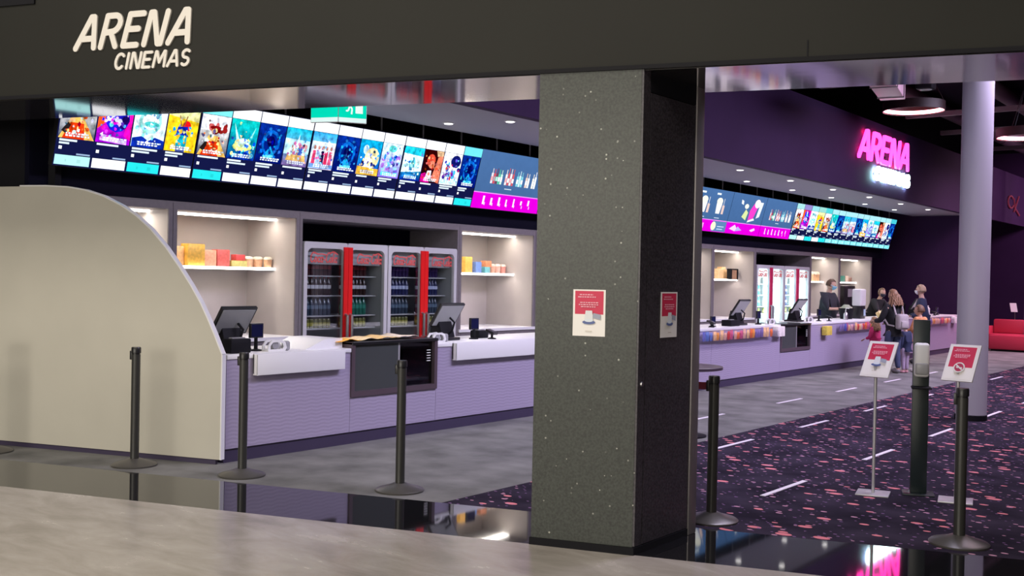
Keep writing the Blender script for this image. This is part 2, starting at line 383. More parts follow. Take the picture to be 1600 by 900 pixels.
# ------------------------------------------------------------------ large structure
YF = 36.0                                        # far end of the foyer
fl = MB()
def sfq(s0, s1, b0, b1, z0, z1, mb, m=0):
    ps = [sfp(s, b) for s, b in ((s0, b0), (s1, b0), (s1, b1), (s0, b1))]
    vs_ = [(p.x, p.y, z) for z in (z0, z1) for p in ps]
    return mb.add(vs_, [(3, 2, 1, 0), (4, 5, 6, 7), (0, 1, 5, 4), (1, 2, 6, 5), (2, 3, 7, 6), (3, 0, 4, 7)], m)
sfq(-16, 14, -12, 6.25, -0.12, 0.0, fl)
floor = struct('floor', fl, M_stone, label='polished beige stone floor of the mall with shop carpets beyond')
mb = MB(); sfq(-16, 14, 6.25, 7.12, -0.12, 0.0, mb); struct('threshold_strip', mb, M_strip, floor, 'glossy black granite strip along the shop threshold')
def clipY(x, b): return (b - N.x * x) / N.y      # y on the line at depth b for a given x
mb = MB(); x0, x1 = -14.0, -5.12
mb.prism([(x0, clipY(x0, 7.12)), (x1, clipY(x1, 7.12)), (x1, YF), (x0, YF)], lambda u, v, d: (u, v, d), -0.12, 0.0)
struct('grey_carpet', mb, M_gcarpet, floor, 'mottled grey carpet in front of the counter')
mb = MB(); x0, x1 = -5.12, 6.0
mb.prism([(x0, clipY(x0, 7.12)), (x1, clipY(x1, 7.12)), (x1, YF), (x0, YF)], lambda u, v, d: (u, v, d), -0.12, 0.0)
struct('fleck_carpet', mb, M_dots, floor, 'dark purple carpet with salmon and lilac flecks')
for x, ys in ((-6.0, [11.3, 13.77, 15.98, 18.2, 20.4]), (-4.8, [7.35, 9.56, 11.67, 13.8, 15.95, 18.1, 20.3]), (-3.46, [7.7, 9.96, 12.05, 14.37, 16.5, 18.6])):
    for y in ys:
        MB().box(x - 0.022, x + 0.022, y, y + 0.84, 0.0, 0.004).build('floor_stripe', M_line, floor, smooth=False)
# beam over the shop front, with its polished underside
mb = MB(); sfq(-16, 14, 6.25, 7.10, 2.945, 6.3, mb)
beam = struct('trim_1', mb, M_beam, label='charcoal beam over the whole shop front')
mb = MB(); sfq(-16, 14, 6.262, 7.09, 2.925, 2.9455, mb); struct('soffit_panel', mb, M_mirror, beam, 'polished metal underside reflecting the shop')
mb = MB(); sfq(-16, 14, 6.235, 6.25, 2.93, 2.955, mb); struct('edge_strip', mb, M_black, beam)
for s in (-0.46,):
    mb = MB(); sfq(s - 0.004, s + 0.004, 6.246, 6.252, 2.95, 3.05, mb); struct('panel_joint', mb, M_black, beam)
mb = MB(); sfq(-16, -6.05, 6.236, 6.25, 3.635, 3.75, mb); struct('upper_edge', mb, M_black, beam)
# pillar
def slab(x0, x1, y0, y1, z0, z1): return MB().box(x0, x1, y0, y1, z0, z1)
pa = sfp(-2.065, 6.25); pb = sfp(-1.42, 6.25)
mb = MB(); mb.prism([(pa.x, pa.y), (pb.x, pb.y), (pb.x, 6.16), (pa.x, 5.9)], lambda u, v, d: (u, v, d), 0.0, 2.95)
pillar = struct('pillar', mb, M_gran, label='square granite pillar between the two shop openings')
mb = MB(); mb.prism([(pb.x, pb.y + 0.002), (pb.x + 0.012, pb.y + 0.006), (pb.x + 0.012, pb.y + 0.085), (pb.x, pb.y + 0.085)], lambda u, v, d: (u, v, d), 0.05, 2.94)
struct('corner_panel', mb, M_gran2, pillar)
mb = MB().box(pb.x, pb.x + 0.012, pb.y + 0.095, 6.16, 0.05, 2.80); struct('side_panel', mb, M_gran2, pillar)
mb = MB().box(pb.x, pb.x + 0.012, pb.y + 0.095, 6.16, 2.805, 2.94); struct('head_panel', mb, M_black, pillar)
mb = MB(); mb.prism([(pa.x - 0.005, pa.y - 0.012), (pb.x + 0.016, pb.y - 0.012), (pb.x + 0.016, 6.16), (pb.x - 0.1, 6.16), (pb.x - 0.1, 6.0), (pa.x - 0.005, 5.6)], lambda u, v, d: (u, v, d), 0.0, 0.045)
struct('skirting', mb, M_black, pillar)
mb = MB().rbox(pb.x - 0.06, pb.x + 0.02, 6.165, 6.27, 0, 2.94, 0.006); struct('corner_post', mb, M_alu, pillar, 'grey aluminium post at the back edge')
MB().cone((pb.x + 0.012, pb.y + 0.05, 1.03), (pb.x + 0.022, pb.y + 0.05, 1.03), 0.016, 0.014, 12).build('lock', M_steel, pillar)
# wing panel at the end of the counter
WB = 7.70
arcp = [(-12.0, 2.41), (-7.6, 2.415), (-7.3, 2.413), (-7.05, 2.40), (-6.85, 2.37), (-6.65, 2.315), (-6.45, 2.23), (-6.29, 2.14), (-6.13, 2.02), (-5.97, 1.865), (-5.82, 1.69), (-5.70, 1.535), (-5.60, 1.39), (-5.52, 1.25), (-5.45, 1.115), (-5.40, 1.01), (-5.37, 0.95)]
def wf(u, v, d): p = sfp(u, WB + d); return (p.x, p.y, v)
mb = MB(); poly = arcp + [(-5.37, 0.045), (-12.0, 0.045)]; mb.prism(poly, wf, 0, 0.045)
wing = mb.build('end_panel', M_wing, smooth=False); tag(wing, 'large cream panel with a quarter round top closing off the counter end', 'panel')
mb = MB()
edge = arcp[1:] + [(-5.37, 0.045)]
for a, b in zip(edge[:-1], edge[1:]):
    dx, dz = b[0] - a[0], b[1] - a[1]; L = math.hypot(dx, dz); nx, nz = -dz / L * 0.012, dx / L * 0.012
    mb.prism([(a[0], a[1]), (b[0], b[1]), (b[0] - nx, b[1] - nz), (a[0] - nx, a[1] - nz)] if False else [(a[0], a[1]), (b[0], b[1]), (b[0] + nx, b[1] + nz), (a[0] + nx, a[1] + nz)], wf, -0.004, 0.049)
tag(mb.build('edge_trim', M_white, wing, smooth=False), 'white edge band')
mb = MB(); mb.prism([(-12, 0), (-5.42, 0), (-5.42, 0.05), (-12, 0.05)], wf, 0.01, 0.04); mb.build('plinth', M_kick, wing, smooth=False)
# dark end wall behind the wing, left of the displays
mb = MB(); sfq(-14, -7.40, 7.92, 8.0, 0, 5.8, mb); struct('wall_left', mb, M_black, label='black wall left of the displays')
mb = MB(); mb.box(-10.75, -10.65, 5.0, 29.0, 0, 5.8); struct('wall_back', mb, M_navy, label='dark wall behind the cabinets and displays')
mb = MB(); mb.box(-9.66, -9.58, 5.0, 28.6, 2.38, 4.2); struct('wall_upper', mb, M_navy, label='navy backing wall behind the displays')
# soffit over the counter and purple fascia
mb = MB(); mb.box(-9.02, -7.62, 6.2, 29.4, 3.55, 3.66); struct('ceiling', mb, M_soffit, label='grey lowered ceiling over the counter')
mb = MB(); mb.box(-9.58, -9.02, 5.4, 29.4, 3.98, 4.05); struct('ceiling_recess', mb, M_void)
mb = MB(); mb.box(-7.62, -7.50, 6.2, YF, 3.55, 5.02); struct('wall_fascia', mb, M_purple, label='purple fascia wall above the counter')
mb = MB(); mb.box(-16, 6, 4.0, YF + 1, 5.9, 6.0); struct('ceiling_void', mb, M_void, label='black open ceiling of the foyer')
mb = MB(); mb.box(-10.75, -7.62, 29.35, 29.5, 0, 4.0); struct('wall_end', mb, M_dpurple, label='dark purple wall beyond the end of the counter')
mb = MB(); mb.box(-12, 6, YF, YF + 0.2, 0, 6); struct('wall_far', mb, M_dpurple, label='dark purple wall at the far end of the foyer')
mb = MB(); mb.box(5.9, 6.1, 8.5, YF, 0, 6); struct('wall_right', mb, M_dpurple, label='dark purple wall on the right of the foyer')
mb = MB(); mb.box(-6.95, -5.2, 33.0, 33.2, 0, 5.9); struct('wall_panel', mb, mat('mauve_wall', (0.22, 0.12, 0.26), 0.7), label='paler mauve wall panel behind the red seats')

# ------------------------------------------------------------------ counter
CX = -7.55
ct = thing('service_counter', 'long lavender service counter with white worktop running down the foyer', 'counter')
segs = [(5.72, 7.19), (8.44, 12.2), (12.2, 14.8), (14.8, 17.38), (18.70, 22.3), (22.3, 25.6), (25.6, 28.45)]
for a, b in segs: MB().box(CX - 0.05, CX, a + 0.002, b - 0.002, 0.12, 0.90).build('front_panel', M_wave, ct, smooth=False)
for a, b in ((7.19, 8.44), (17.38, 18.70)): MB().box(CX - 0.05, CX, a + 0.002, b - 0.002, 0.12, 0.455).build('front_panel', M_wave, ct, smooth=False)
MB().box(CX - 0.12, CX - 0.018, 5.72, 28.45, 0, 0.12).build('plinth', M_kick, ct, smooth=False)
for a, b in ((5.72, 7.19), (8.44, 17.38), (18.70, 28.47)): MB().rbox(CX - 0.80, CX + 0.012, a, b, 0.90, 0.94, 0.006).build('worktop', M_white, ct)
MB().box(CX - 0.72, CX - 0.68, 5.72, 28.45, 0.0, 0.90).build('rear_panel', M_frame, ct, smooth=False)
MB().box(CX - 0.72, CX, 28.40, 28.45, 0.12, 0.90).build('end_cheek', M_wave, ct, smooth=False)
# white front trays hung over the counter edge
def front_tray(a, b, label):
    t = thing('counter_tray', label, 'tray', (CX + 0.013, a, 0.75), 0, 'white trays on the counter front')
    L = b - a
    MB().box(0.0, 0.06, 0, L, 0.0, 0.012).build('base', M_white, t, smooth=False)
    MB().box(0.0, 0.012, 0, L, 0.012, 0.19).build('back', M_white, t, smooth=False)
    MB().rbox(0.05, 0.062, 0, L, 0.0, 0.185, 0.003).build('front_face', M_white, t)
    MB().box(0.0, 0.06, 0, 0.012, 0.012, 0.185).build('side', M_white, t, smooth=False)
    MB().box(0.0, 0.06, L - 0.012, L, 0.012, 0.185).build('side', M_white, t, smooth=False)
    return t
front_tray(6.0, 7.05, 'white glossy tray on counter front beside the cream end panel')
front_tray(8.69, 11.6, 'long white glossy tray on counter front right of the dark heated case')
def snack_tray(a, b, label, seed, palette, z0=0.745):
    t = thing('snack_tray', label, 'tray', (CX + 0.013, a, z0), 0, 'clear snack trays on the counter front')
    L = b - a
    MB().box(0.0, 0.13, 0, L, 0.0, 0.008).build('base', M_clear, t, smooth=False)
    MB().box(0.122, 0.13, 0, L, 0.008, 0.10).build('front_face', M_clear, t, smooth=False)
    for y in (0, L - 0.006): MB().box(0.0, 0.122, y, y + 0.006, 0.008, 0.12).build('side', M_clear, t, smooth=False)
    rnd = random.Random(seed); y = 0.02; k = 0; n = int((L - 0.04) / 0.115)
    for i in range(n):
        c = palette(i / max(1, n - 1), rnd); h = rnd.uniform(0.11, 0.165)
        p = packet(h, 0.10, c, (CX + 0.073 + rnd.uniform(-0.012, 0.012), a + 0.075 + i * 0.115, z0 + 0.008), rnd.uniform(-0.1, 0.1))
        nm = 'blue' if c[2] > c[0] else 'red' if c[1] < 0.2 else 'orange'
        tag(p, nm + ' sweet packet, ' + ORDW[i] + ' in the ' + label.split('clear ')[-1], 'snack', 'sweet packets in the ' + label.split('clear ')[-1])
    return t
PKM = {}
def pmat(c):
    key = tuple(round(q, 2) for q in c)
    if key not in PKM: PKM[key] = mat('packet_%02d' % len(PKM), c, 0.4, noise=0.22, nscale=30)
    return PKM[key]
ORDW = ['first', 'second', 'third', 'fourth', 'fifth', 'sixth', 'seventh', 'eighth', 'ninth', 'tenth', 'eleventh', 'twelfth', 'thirteenth', 'fourteenth', 'fifteenth', 'sixteenth', 'seventeenth', 'eighteenth', 'nineteenth', 'twentieth', 'twenty-first', 'twenty-second', 'twenty-third', 'twenty-fourth']
def packet(h, wd, c, loc, rz=0):                 # pillow shaped packet with crimped ends, as one mesh
    mb = MB(); nu, nv = 6, 7; vs_ = []; fs = []
    for side in (1, -1):
        for j in range(nv):
            for i in range(nu):
                u, v = i / (nu - 1), j / (nv - 1)
                bulge = 0.020 * (math.sin(PI * u) ** 0.6) * (math.sin(PI * v) ** 0.7)
                vs_.append((side * bulge, (u - 0.5) * wd, v * h))
    for s in range(2):
        o = s * nu * nv
        for j in range(nv - 1):
            for i in range(nu - 1):
                q = (o + j * nu + i, o + j * nu + i + 1, o + (j + 1) * nu + i + 1, o + (j + 1) * nu + i)
                fs.append(q if s == 0 else q[::-1])
    mb.add(vs_, fs)
    return mb.build('sweet_packet', pmat(c), None, loc, rz, fix=False)
REDS = [(0.70, 0.16, 0.05), (0.75, 0.30, 0.06), (0.60, 0.06, 0.06), (0.80, 0.50, 0.25), (0.72, 0.42, 0.30), (0.55, 0.10, 0.20)]
BLUES = [(0.10, 0.12, 0.40), (0.12, 0.20, 0.50), (0.20, 0.15, 0.35)]
def pal1(t, r): return r.choice(BLUES) if t < 0.12 or 0.72 < t < 0.9 else r.choice(REDS)
def pal2(t, r): return r.choice(BLUES) if t < 0.15 else r.choice(REDS + [(0.65, 0.40, 0.40), (0.4, 0.1, 0.2)])
snack_tray(14.35, 17.02, 'clear tray of packets between pillar and far heated case', 3, pal1)
snack_tray(19.98, 22.1, 'clear tray of packets in front of the masked man', 5, pal2)
snack_tray(25.6, 27.6, 'clear tray of packets at the far end of the counter', 6, pal2)
def carton(wd, dp, h, c, loc, label, grp=None, name='snack_carton', lidc=None):
    t = thing(name, label, 'box', loc, 0, grp)
    MB().rbox(-dp / 2, dp / 2, -wd / 2, wd / 2, 0, h * 0.97, 0.004).build('body', pmat(c), t)
    MB().box(-dp / 2 + 0.004, dp / 2 - 0.004, -wd / 2 + 0.004, wd / 2 - 0.004, h * 0.96, h).build('flap', pmat(lidc or tuple(min(1, q * 1.2) for q in c)), t, smooth=False)
    return t
carton(0.30, 0.10, 0.17, (0.85, 0.80, 0.76), (CX + 0.06, 17.18, 0.745), 'white carton at the end of tray beside far heated case')
carton(0.26, 0.10, 0.17, (0.75, 0.60, 0.10), (CX + 0.075, 19.35, 0.70), 'yellow carton hung on the counter front right of far heated case')
carton(0.3, 0.10, 0.16, (0.85, 0.82, 0.84), (CX + 0.06, 27.95, 0.74), 'white carton at the far end of the counter front')

# heated display cases let into the counter
def heated_case(y0, y1, label, top):
    t = thing('heated_case', label, 'display case', (CX, y0, 0.46))
    L = y1 - y0; H = top - 0.46
    for a, b, nm in ((0, 0.045, 'frame_post'), (L - 0.045, L, 'frame_post')): MB().box(-0.6, 0.02, a, b, 0, H).build(nm, M_ovenframe, t, smooth=False)
    MB().box(-0.6, 0.02, 0.045, L - 0.045, 0, 0.055).build('bottom_rail', M_ovenframe, t, smooth=False)
    MB().rbox(-0.62, 0.03, 0, L, H - 0.03, H, 0.006).build('top_panel', M_blackgloss, t)
    MB().box(-0.6, -0.57, 0.045, L - 0.045, 0.055, H - 0.03).build('back_panel', M_black, t, smooth=False)
    MB().box(-0.57, -0.05, 0.06, L - 0.06, 0.10, 0.112).build('shelf', M_grey, t, smooth=False)
    g = MB().box(-0.012, -0.004, 0.045, L * 0.55, 0.055, H - 0.03).build('glass_pane', mat('frosted_dark_glass', (0.060, 0.068, 0.068), 0.25), t, smooth=False)
    g2 = MB().box(-0.03, -0.022, L * 0.52, L - 0.045, 0.055, H - 0.03).build('glass_pane', M_glassd, t, smooth=False)
    MB().box(-0.022, -0.002, L * 0.535, L * 0.555, 0.055, H - 0.03).build('stile', M_grey, t, smooth=False)
    for k in range(5): MB().box(-0.02, -0.014, L - 0.13, L - 0.075, H - 0.13 - k * 0.028, H - 0.122 - k * 0.028).build('price_tag', M_whitep, t, smooth=False)
    MB().box(-0.35, -0.08, L * 0.62, L * 0.86, 0.113, 0.145).build('tray', M_steel, t, smooth=False)
    return t
heated_case(7.19, 8.44, 'dark glass fronted case in the counter, left of the pillar', 1.0)
heated_case(17.38, 18.70, 'dark glass fronted case in the counter, right of the pillar', 0.94)
# white raised wedge beside the near case, paper bags on the case
mb = MB(); mb.prism([(6.70, 0.94), (7.17, 0.94), (7.17, 1.035), (6.95, 1.035)], lambda u, v, d: (d, u, v), CX - 0.62, CX - 0.10)
tag(mb.build('raised_lid', M_white, smooth=False), 'white sloping box on the worktop left of the dark heated case', 'box')
BAGC = [((0.95, 0.46, 0.04), 'bright orange'), ((0.95, 0.74, 0.40), 'cream'), ((0.92, 0.62, 0.24), 'tan'), ((0.82, 0.70, 0.55), 'pale buff')]
for i, (c, nm) in enumerate(BAGC):
    mb = MB(); yy = (7.25, 7.55, 7.80, 8.08)[i]; nn = 9
    vs_ = []; fs = []
    for j in range(5):
        for k in range(nn):
            u = k / (nn - 1); v = j / 4
            z = 1.002 + 0.018 * math.sin(PI * u) * (1 + 0.5 * math.sin(9 * u + i + j)) + 0.006 * i
            vs_.append((CX - 0.40 + 0.34 * v + 0.02 * math.sin(4 * u), yy + (u - 0.5) * 0.34, z))
    for j in range(4):
        for k in range(nn - 1): fs.append((j * nn + k, j * nn + k + 1, (j + 1) * nn + k + 1, (j + 1) * nn + k))
    mb.add(vs_, fs); o = mb.build('paper_bag', pmat(c), fix=False)
    sm = o.modifiers.new('thickness', 'SOLIDIFY'); sm.thickness = 0.004; sm.offset = 1
    tag(o, nm + ' paper bag lying flat on top of the heated case left of the pillar', 'bag', 'paper bags on the heated case')

# ------------------------------------------------------------------ back cabinets
XC = -9.50; XS = -9.90; XB = -10.42; ZT = 2.30
def niche(y0, y1, label, shelf=True, dvl=0.05, dvr=0.05, light=8.5):
    t = thing('wall_cabinet', label, 'cabinet', (XC, y0, 0), 0)
    L = y1 - y0; d = XB - XC
    MB().box(d - 0.03, d, 0, L, 0.93, ZT + 0.04).build('back_panel', M_beige, t, smooth=False)
    for a, b in ((0, 0.025), (L - 0.025, L)): MB().box(d, -0.02, a, b, 0.93, ZT).build('side_panel', M_beige, t, smooth=False)
    for a, b in ((0, dvl), (L - dvr, L)): MB().box(-0.02, 0.0, a, b, 0.0, ZT).build('stile', M_frame, t, smooth=False)
    MB().box(d, 0, 0, L, ZT, 2.37).build('top_rail', M_frame, t, smooth=False)
    MB().box(d, 0.02, 0, L, 0.89, 0.93).build('worktop', M_white, t, smooth=False)
    for k in range(2):
        o = MB().box(-0.02, 0.0, dvl + 0.005 + k * (L - dvl - dvr) / 2, dvl - 0.005 + (k + 1) * (L - dvl - dvr) / 2, 0.1, 0.885).build('cupboard_door', M_frame, t, smooth=False)
        MB().box(0.0, 0.014, dvl + (0.50 if k == 0 else 0.06) * (L - 0.1) * 0.5 + k * (L - 0.1) / 2 + 0.1, dvl + (0.50 if k == 0 else 0.06) * (L - 0.1) * 0.5 + k * (L - 0.1) / 2 + 0.22, 0.83, 0.845).build('handle', M_steel, o, smooth=False)
    if shelf:
        sh = MB().box(d, XS - XC, 0.025, L - 0.025, 1.69, 1.715).build('shelf', M_white, t, smooth=False)
        MB().box(XS - XC - 0.004, XS - XC + 0.012, 0.03, L - 0.03, 1.690, 1.722).build('light_strip', M_led, sh, smooth=False)
    if light:
        MB().box(XS - XC - 0.03, XS - XC + 0.03, 0.03, L - 0.03, ZT - 0.025, ZT - 0.002).build('light_strip', M_led, t, smooth=False)
        area('niche_light', (XS + 0.0, (y0 + y1) / 2, ZT - 0.035), (0.08, L - 0.2), light, (1.0, 0.90, 0.80))
        if shelf: area('niche_light', (XS - 0.02, (y0 + y1) / 2, 1.68), (0.06, L - 0.2), light * 0.55, (1.0, 0.90, 0.82))
    return t
niche(5.35, 6.495, 'lit beige cabinet niche cut off by the cream end panel')
niche(6.50, 8.20, 'lit beige cabinet niche with orange cartons left of the dark fridges')
niche(11.06, 12.82, 'lit beige cabinet niche between the dark fridges and the pillar')
niche(18.63, 20.52, 'lit beige cabinet niche with tan boxes right of the pillar')
niche(23.5, 25.32, 'lit beige cabinet niche behind the masked man')
niche(25.33, 27.6, 'lit beige cabinet niche at the far end with a coffee machine')
niche(17.0, 18.62, 'plain beige cabinet niche cut off by the right edge of the pillar', shelf=False)
# plain panels of the stretch hidden by the pillar, and the fridge bays' frames
def bay(y0, y1, label):
    t = thing('fridge_bay', label, 'cabinet', (XC, y0, 0), 0)
    L = y1 - y0
    MB().box(-0.9, 0, 0, 0.04, 0, ZT).build('side_panel', M_frame, t, smooth=False)
    MB().box(-0.9, 0, L - 0.04, L, 0, ZT).build('side_panel', M_frame, t, smooth=False)
    MB().box(-0.9, 0, 0, L, ZT, 2.37).build('top_rail', M_frame, t, smooth=False)
    MB().box(-0.92, -0.90, 0, L, 0, ZT).build('back_panel', M_navy, t, smooth=False)
    return t
bay(8.205, 11.055, 'dark recess framing the pair of unlit fridges')
bay(20.525, 23.495, 'dark recess framing the pair of brightly lit fridges')
mb = MB().box(XC - 0.9, XC, 12.83, 16.99, 0, 2.37); struct('wall_middle', mb, M_frame, label='plain grey cabinet wall behind the pillar')
mb = MB().box(XC - 0.02, XC, 5.35, 27.6, 2.371, 2.385); struct('trim_2', mb, M_frame)

# ------------------------------------------------------------------ fridges
COLA = [arc(0.42, 0.5, 0.36, 0.5, 50, 320, 14), arc(1.02, 0.26, 0.2, 0.26, 0, 360, 10), arc(1.62, 0.26, 0.2, 0.26, 50, 320, 9),
        arc(2.08, 0.26, 0.2, 0.26, 0, 360, 10), [(2.3, 0.5), (2.28, 0.1), (2.38, 0.0)], [(2.5, 0.28), (2.72, 0.28)],
        arc(3.28, 0.5, 0.36, 0.5, 50, 320, 14), arc(3.86, 0.26, 0.2, 0.26, 0, 360, 10), [(4.22, 1.0), (4.22, 0.1), (4.32, 0.0)],
        arc(4.70, 0.26, 0.2, 0.26, 0, 360, 10), [(4.92, 0.5), (4.90, 0.1), (5.05, 0.0)],
        [(0.5, 1.02), (1.2, 0.82), (2.0, 0.86), (2.7, 0.78)], [(3.5, 0.98), (4.1, 1.14), (4.9, 0.86)]]
def fridge(y0, L, label, lit):
    Hf = 2.04
    t = thing('drinks_fridge', label, 'fridge', (XC, y0, 0), 0)
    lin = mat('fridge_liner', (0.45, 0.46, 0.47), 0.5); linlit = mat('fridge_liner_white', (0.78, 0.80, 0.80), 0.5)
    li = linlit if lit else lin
    cb = MB()
    cb.box(-0.72, -0.70, 0, L, 0.06, Hf); cb.box(-0.70, -0.06, 0, 0.03, 0.06, Hf); cb.box(-0.70, -0.06, L - 0.03, L, 0.06, Hf)
    cb.box(-0.70, -0.06, 0.03, L - 0.03, Hf - 0.05, Hf); cb.box(-0.70, -0.06, 0.03, L - 0.03, 0.06, 0.20)
    cb.build('cabinet', M_fridge, t, smooth=False)
    ln = MB(); ln.box(-0.69, -0.68, 0.031, L - 0.031, 0.2, Hf - 0.051); ln.box(-0.68, -0.07, 0.031, 0.04, 0.2, Hf - 0.051); ln.box(-0.68, -0.07, L - 0.04, L - 0.031, 0.2, Hf - 0.051)
    ln.build('liner', li, t, smooth=False)
    MB().box(-0.65, -0.05, 0.02, L - 0.02, 0, 0.06).build('base', M_black, t, smooth=False)
    for z in (0.46, 0.76, 1.0, 1.155, 1.40, 1.64): MB().box(-0.66, -0.16, 0.045, L - 0.045, z - 0.014, z).build('shelf', M_fridge, t, smooth=False)
    MB().box(-0.16, -0.10, 0.041, L - 0.041, 1.775, Hf - 0.055).build('header', mat('header_white', (0.62, 0.62, 0.64), 0.5) if not lit else mat('header_lit', (1, 1, 1), 0.5, emit=1.1, ecol=(0.9, 0.97, 1.0)), t, smooth=False)
    if lit:
        for y in (0.05, L / 2, L - 0.05):
            MB().box(-0.12, -0.10, y - 0.012, y + 0.012, 0.22, 1.73).build('lamp_tube', mat('fridge_lamp', (1, 1, 1), 0.5, emit=12.0, ecol=(0.80, 0.97, 1.0)), t, smooth=False)
        area('fridge_light', (XC - 0.13, y0 + L / 2, 1.2), (1.4, L - 0.2), 42, (0.74, 0.95, 1.0), (0, math.radians(90), 0))
    for s in (0, 1):                             # two doors
        a, b = (0.0, L / 2 - 0.003) if s == 0 else (L / 2 + 0.003, L)
        dr = thing('door', None, None); dr.parent = t
        fm = MB(); ww = 0.055; r = 0.10
        o0, o1, z0, z1 = a, b, 0.08, Hf
        # frame as a ring: outer rectangle with one rounded outer corner, inner rounded rectangle
        ncor = 6
        def rr(u0, u1, v0, v1, rad):
            pts = []
            for cx, cy, st in ((u1 - rad, v1 - rad, 0), (u0 + rad, v1 - rad, 90), (u0 + rad, v0 + rad, 180), (u1 - rad, v0 + rad, 270)):
                pts += [(cx + rad * math.cos(math.radians(st + 90 * k / ncor)), cy + rad * math.sin(math.radians(st + 90 * k / ncor))) for k in range(ncor + 1)]
            return pts
        outer = rr(o0, o1, z0, z1, 0.03); inner = rr(o0 + ww, o1 - ww, z0 + 0.10, z1 - 0.075, 0.07); n = len(outer)
        vs_ = [(x, u, v) for x in (-0.05, 0.0) for ring in (outer, inner) for u, v in ring]
        fs = []
        for k in range(n):
            k2 = (k + 1) % n
            fs += [(2 * n + k, 2 * n + k2, 3 * n + k2, 3 * n + k), (k2, k, n + k, n + k2), (k, k2, 2 * n + k2, 2 * n + k), (n + k2, n + k, 3 * n + k, 3 * n + k2)]
        fm.add(vs_, fs); fm.build('frame', M_fridge, dr)
        MB().box(-0.032, -0.024, o0 + ww - 0.01, o1 - ww + 0.01, z0 + 0.09, z1 - 0.065).build('glass', M_glassf, dr, smooth=False)
        rb0, rb1 = (b - 0.068, b) if s == 0 else (a, a + 0.068)
        redm = M_red if not lit else mat('red_plastic_pink', (0.60, 0.02, 0.10), 0.35)
        MB().box(0.0, 0.018, rb0, rb1, 0.12, Hf - 0.05).build('red_bar', redm, dr, smooth=False)
        yc = (rb0 + rb1) / 2
        MB().tube([(0.018, yc, 0.86), (0.055, yc, 0.87), (0.055, yc, 1.16), (0.018, yc, 1.17)], 0.019, 8).build('handle', M_steel if not lit else M_grey, dr)
        wd = (o1 - o0) - 2 * ww - 0.12; k = wd / 5.4; u0 = o0 + ww + 0.05 + (0.0 if s == 0 else 0.06)
        lines = [[(u0 + px * k + 0.25 * py * 0.1, 1.80 + py * 0.115) for px, py in lnn] for lnn in COLA]
        stroke_mb(lines, lambda u, v, d: (-0.0225 + d, u, v), 0.015, 0.002, n=4).build('lettering', M_redtxt, dr, smooth=False)
    return t
fridge(8.275, 1.385, 'unlit double door drinks fridge, left one beside the niche with orange cartons', False)
fridge(9.675, 1.335, 'unlit double door drinks fridge, right one nearer the pillar', False)
fridge(20.62, 1.40, 'brightly lit double door drinks fridge, left one right of the pillar', True)
fridge(22.04, 1.40, 'brightly lit double door drinks fridge, right one nearer the masked man', True)
BM = {}
def bottle_proto(kind):
    if kind in BM: return BM[kind]
    if kind[0] == 'can': prof = [(0.026, 0), (0.031, 0.008), (0.031, 0.105), (0.026, 0.115)]
    else: prof = [(0.028, 0), (0.033, 0.01), (0.031, 0.075), (0.033, 0.135), (0.022, 0.17), (0.012, 0.195), (0.012, 0.21)]
    mb = MB().lathe(prof, 8)
    body = mb.build(kind[0], kind[1])
    if kind[0] == 'bottle':
        MB().lathe([(0.0338, 0.08), (0.0338, 0.125)], 8).build('label_band', kind[2], body)
        MB().lathe([(0.0135, 0.204), (0.0135, 0.22)], 8).build('cap', kind[3], body)
    else:
        MB().lathe([(0.0315, 0.03), (0.0315, 0.07)], 8).build('print_band', kind[2], body)
    BM[kind] = body; return body
def cm(n, c): return mat(n, c, 0.25)
K = dict(cola=('bottle', cm('cola_dark', (0.03, 0.012, 0.010)), cm('label_white', (0.7, 0.7, 0.75)), cm('cap_red', (0.4, 0.02, 0.03))),
         red=('bottle', cm('cola_red', (0.05, 0.012, 0.014)), cm('label_red', (0.35, 0.04, 0.05)), cm('cap_red', (0.4, 0.02, 0.03))),
         blue=('bottle', cm('drink_navy', (0.02, 0.025, 0.10)), cm('label_pale_blue', (0.55, 0.6, 0.8)), cm('cap_blue', (0.05, 0.08, 0.3))),
         green=('bottle', cm('drink_green', (0.02, 0.16, 0.11)), cm('label_green', (0.05, 0.30, 0.22)), cm('cap_green', (0.03, 0.2, 0.12))),
         slate=('bottle', cm('drink_slate', (0.035, 0.055, 0.09)), cm('label_slate', (0.14, 0.20, 0.28)), cm('cap_dark', (0.03, 0.03, 0.05))),
         purple=('bottle', cm('drink_purple', (0.03, 0.015, 0.08)), cm('label_purple', (0.10, 0.05, 0.22)), cm('cap_purple', (0.12, 0.04, 0.25))),
         aqua=('bottle', cm('drink_aqua', (0.10, 0.45, 0.45)), cm('label_aqua', (0.35, 0.7, 0.7)), cm('cap_white', (0.7, 0.7, 0.7))),
         pale=('bottle', cm('drink_pale', (0.6, 0.65, 0.65)), cm('label_cream', (0.8, 0.75, 0.65)), cm('cap_white', (0.7, 0.7, 0.7))),
         can=('can', cm('can_olive', (0.16, 0.16, 0.04)), cm('can_yellow', (0.45, 0.42, 0.10))))
DESC = dict(cola='dark bottle with white label', red='dark bottle with red label', blue='navy bottle with pale label', green='green bottle', slate='slate blue bottle',
            purple='purple bottle', aqua='aqua bottle', pale='pale bottle', can='olive and yellow can')
used = set()
def fill(y0, y1, z, kind, n, where, rows=1):
    pr = bottle_proto(K[kind]); grp = DESC[kind] + 's on ' + where
    for i in range(n):
        loc = (XC - 0.215, y0 + (i + 0.5) * (y1 - y0) / n, z + 0.0005)
        if kind not in used:
            used.add(kind); o = pr; o.location = loc
        else: o = dup(pr, loc)
        tag(o, DESC[kind] + ', ' + ORDW[i] + ' from left, ' + where, 'can' if kind == 'can' else 'bottle', grp)
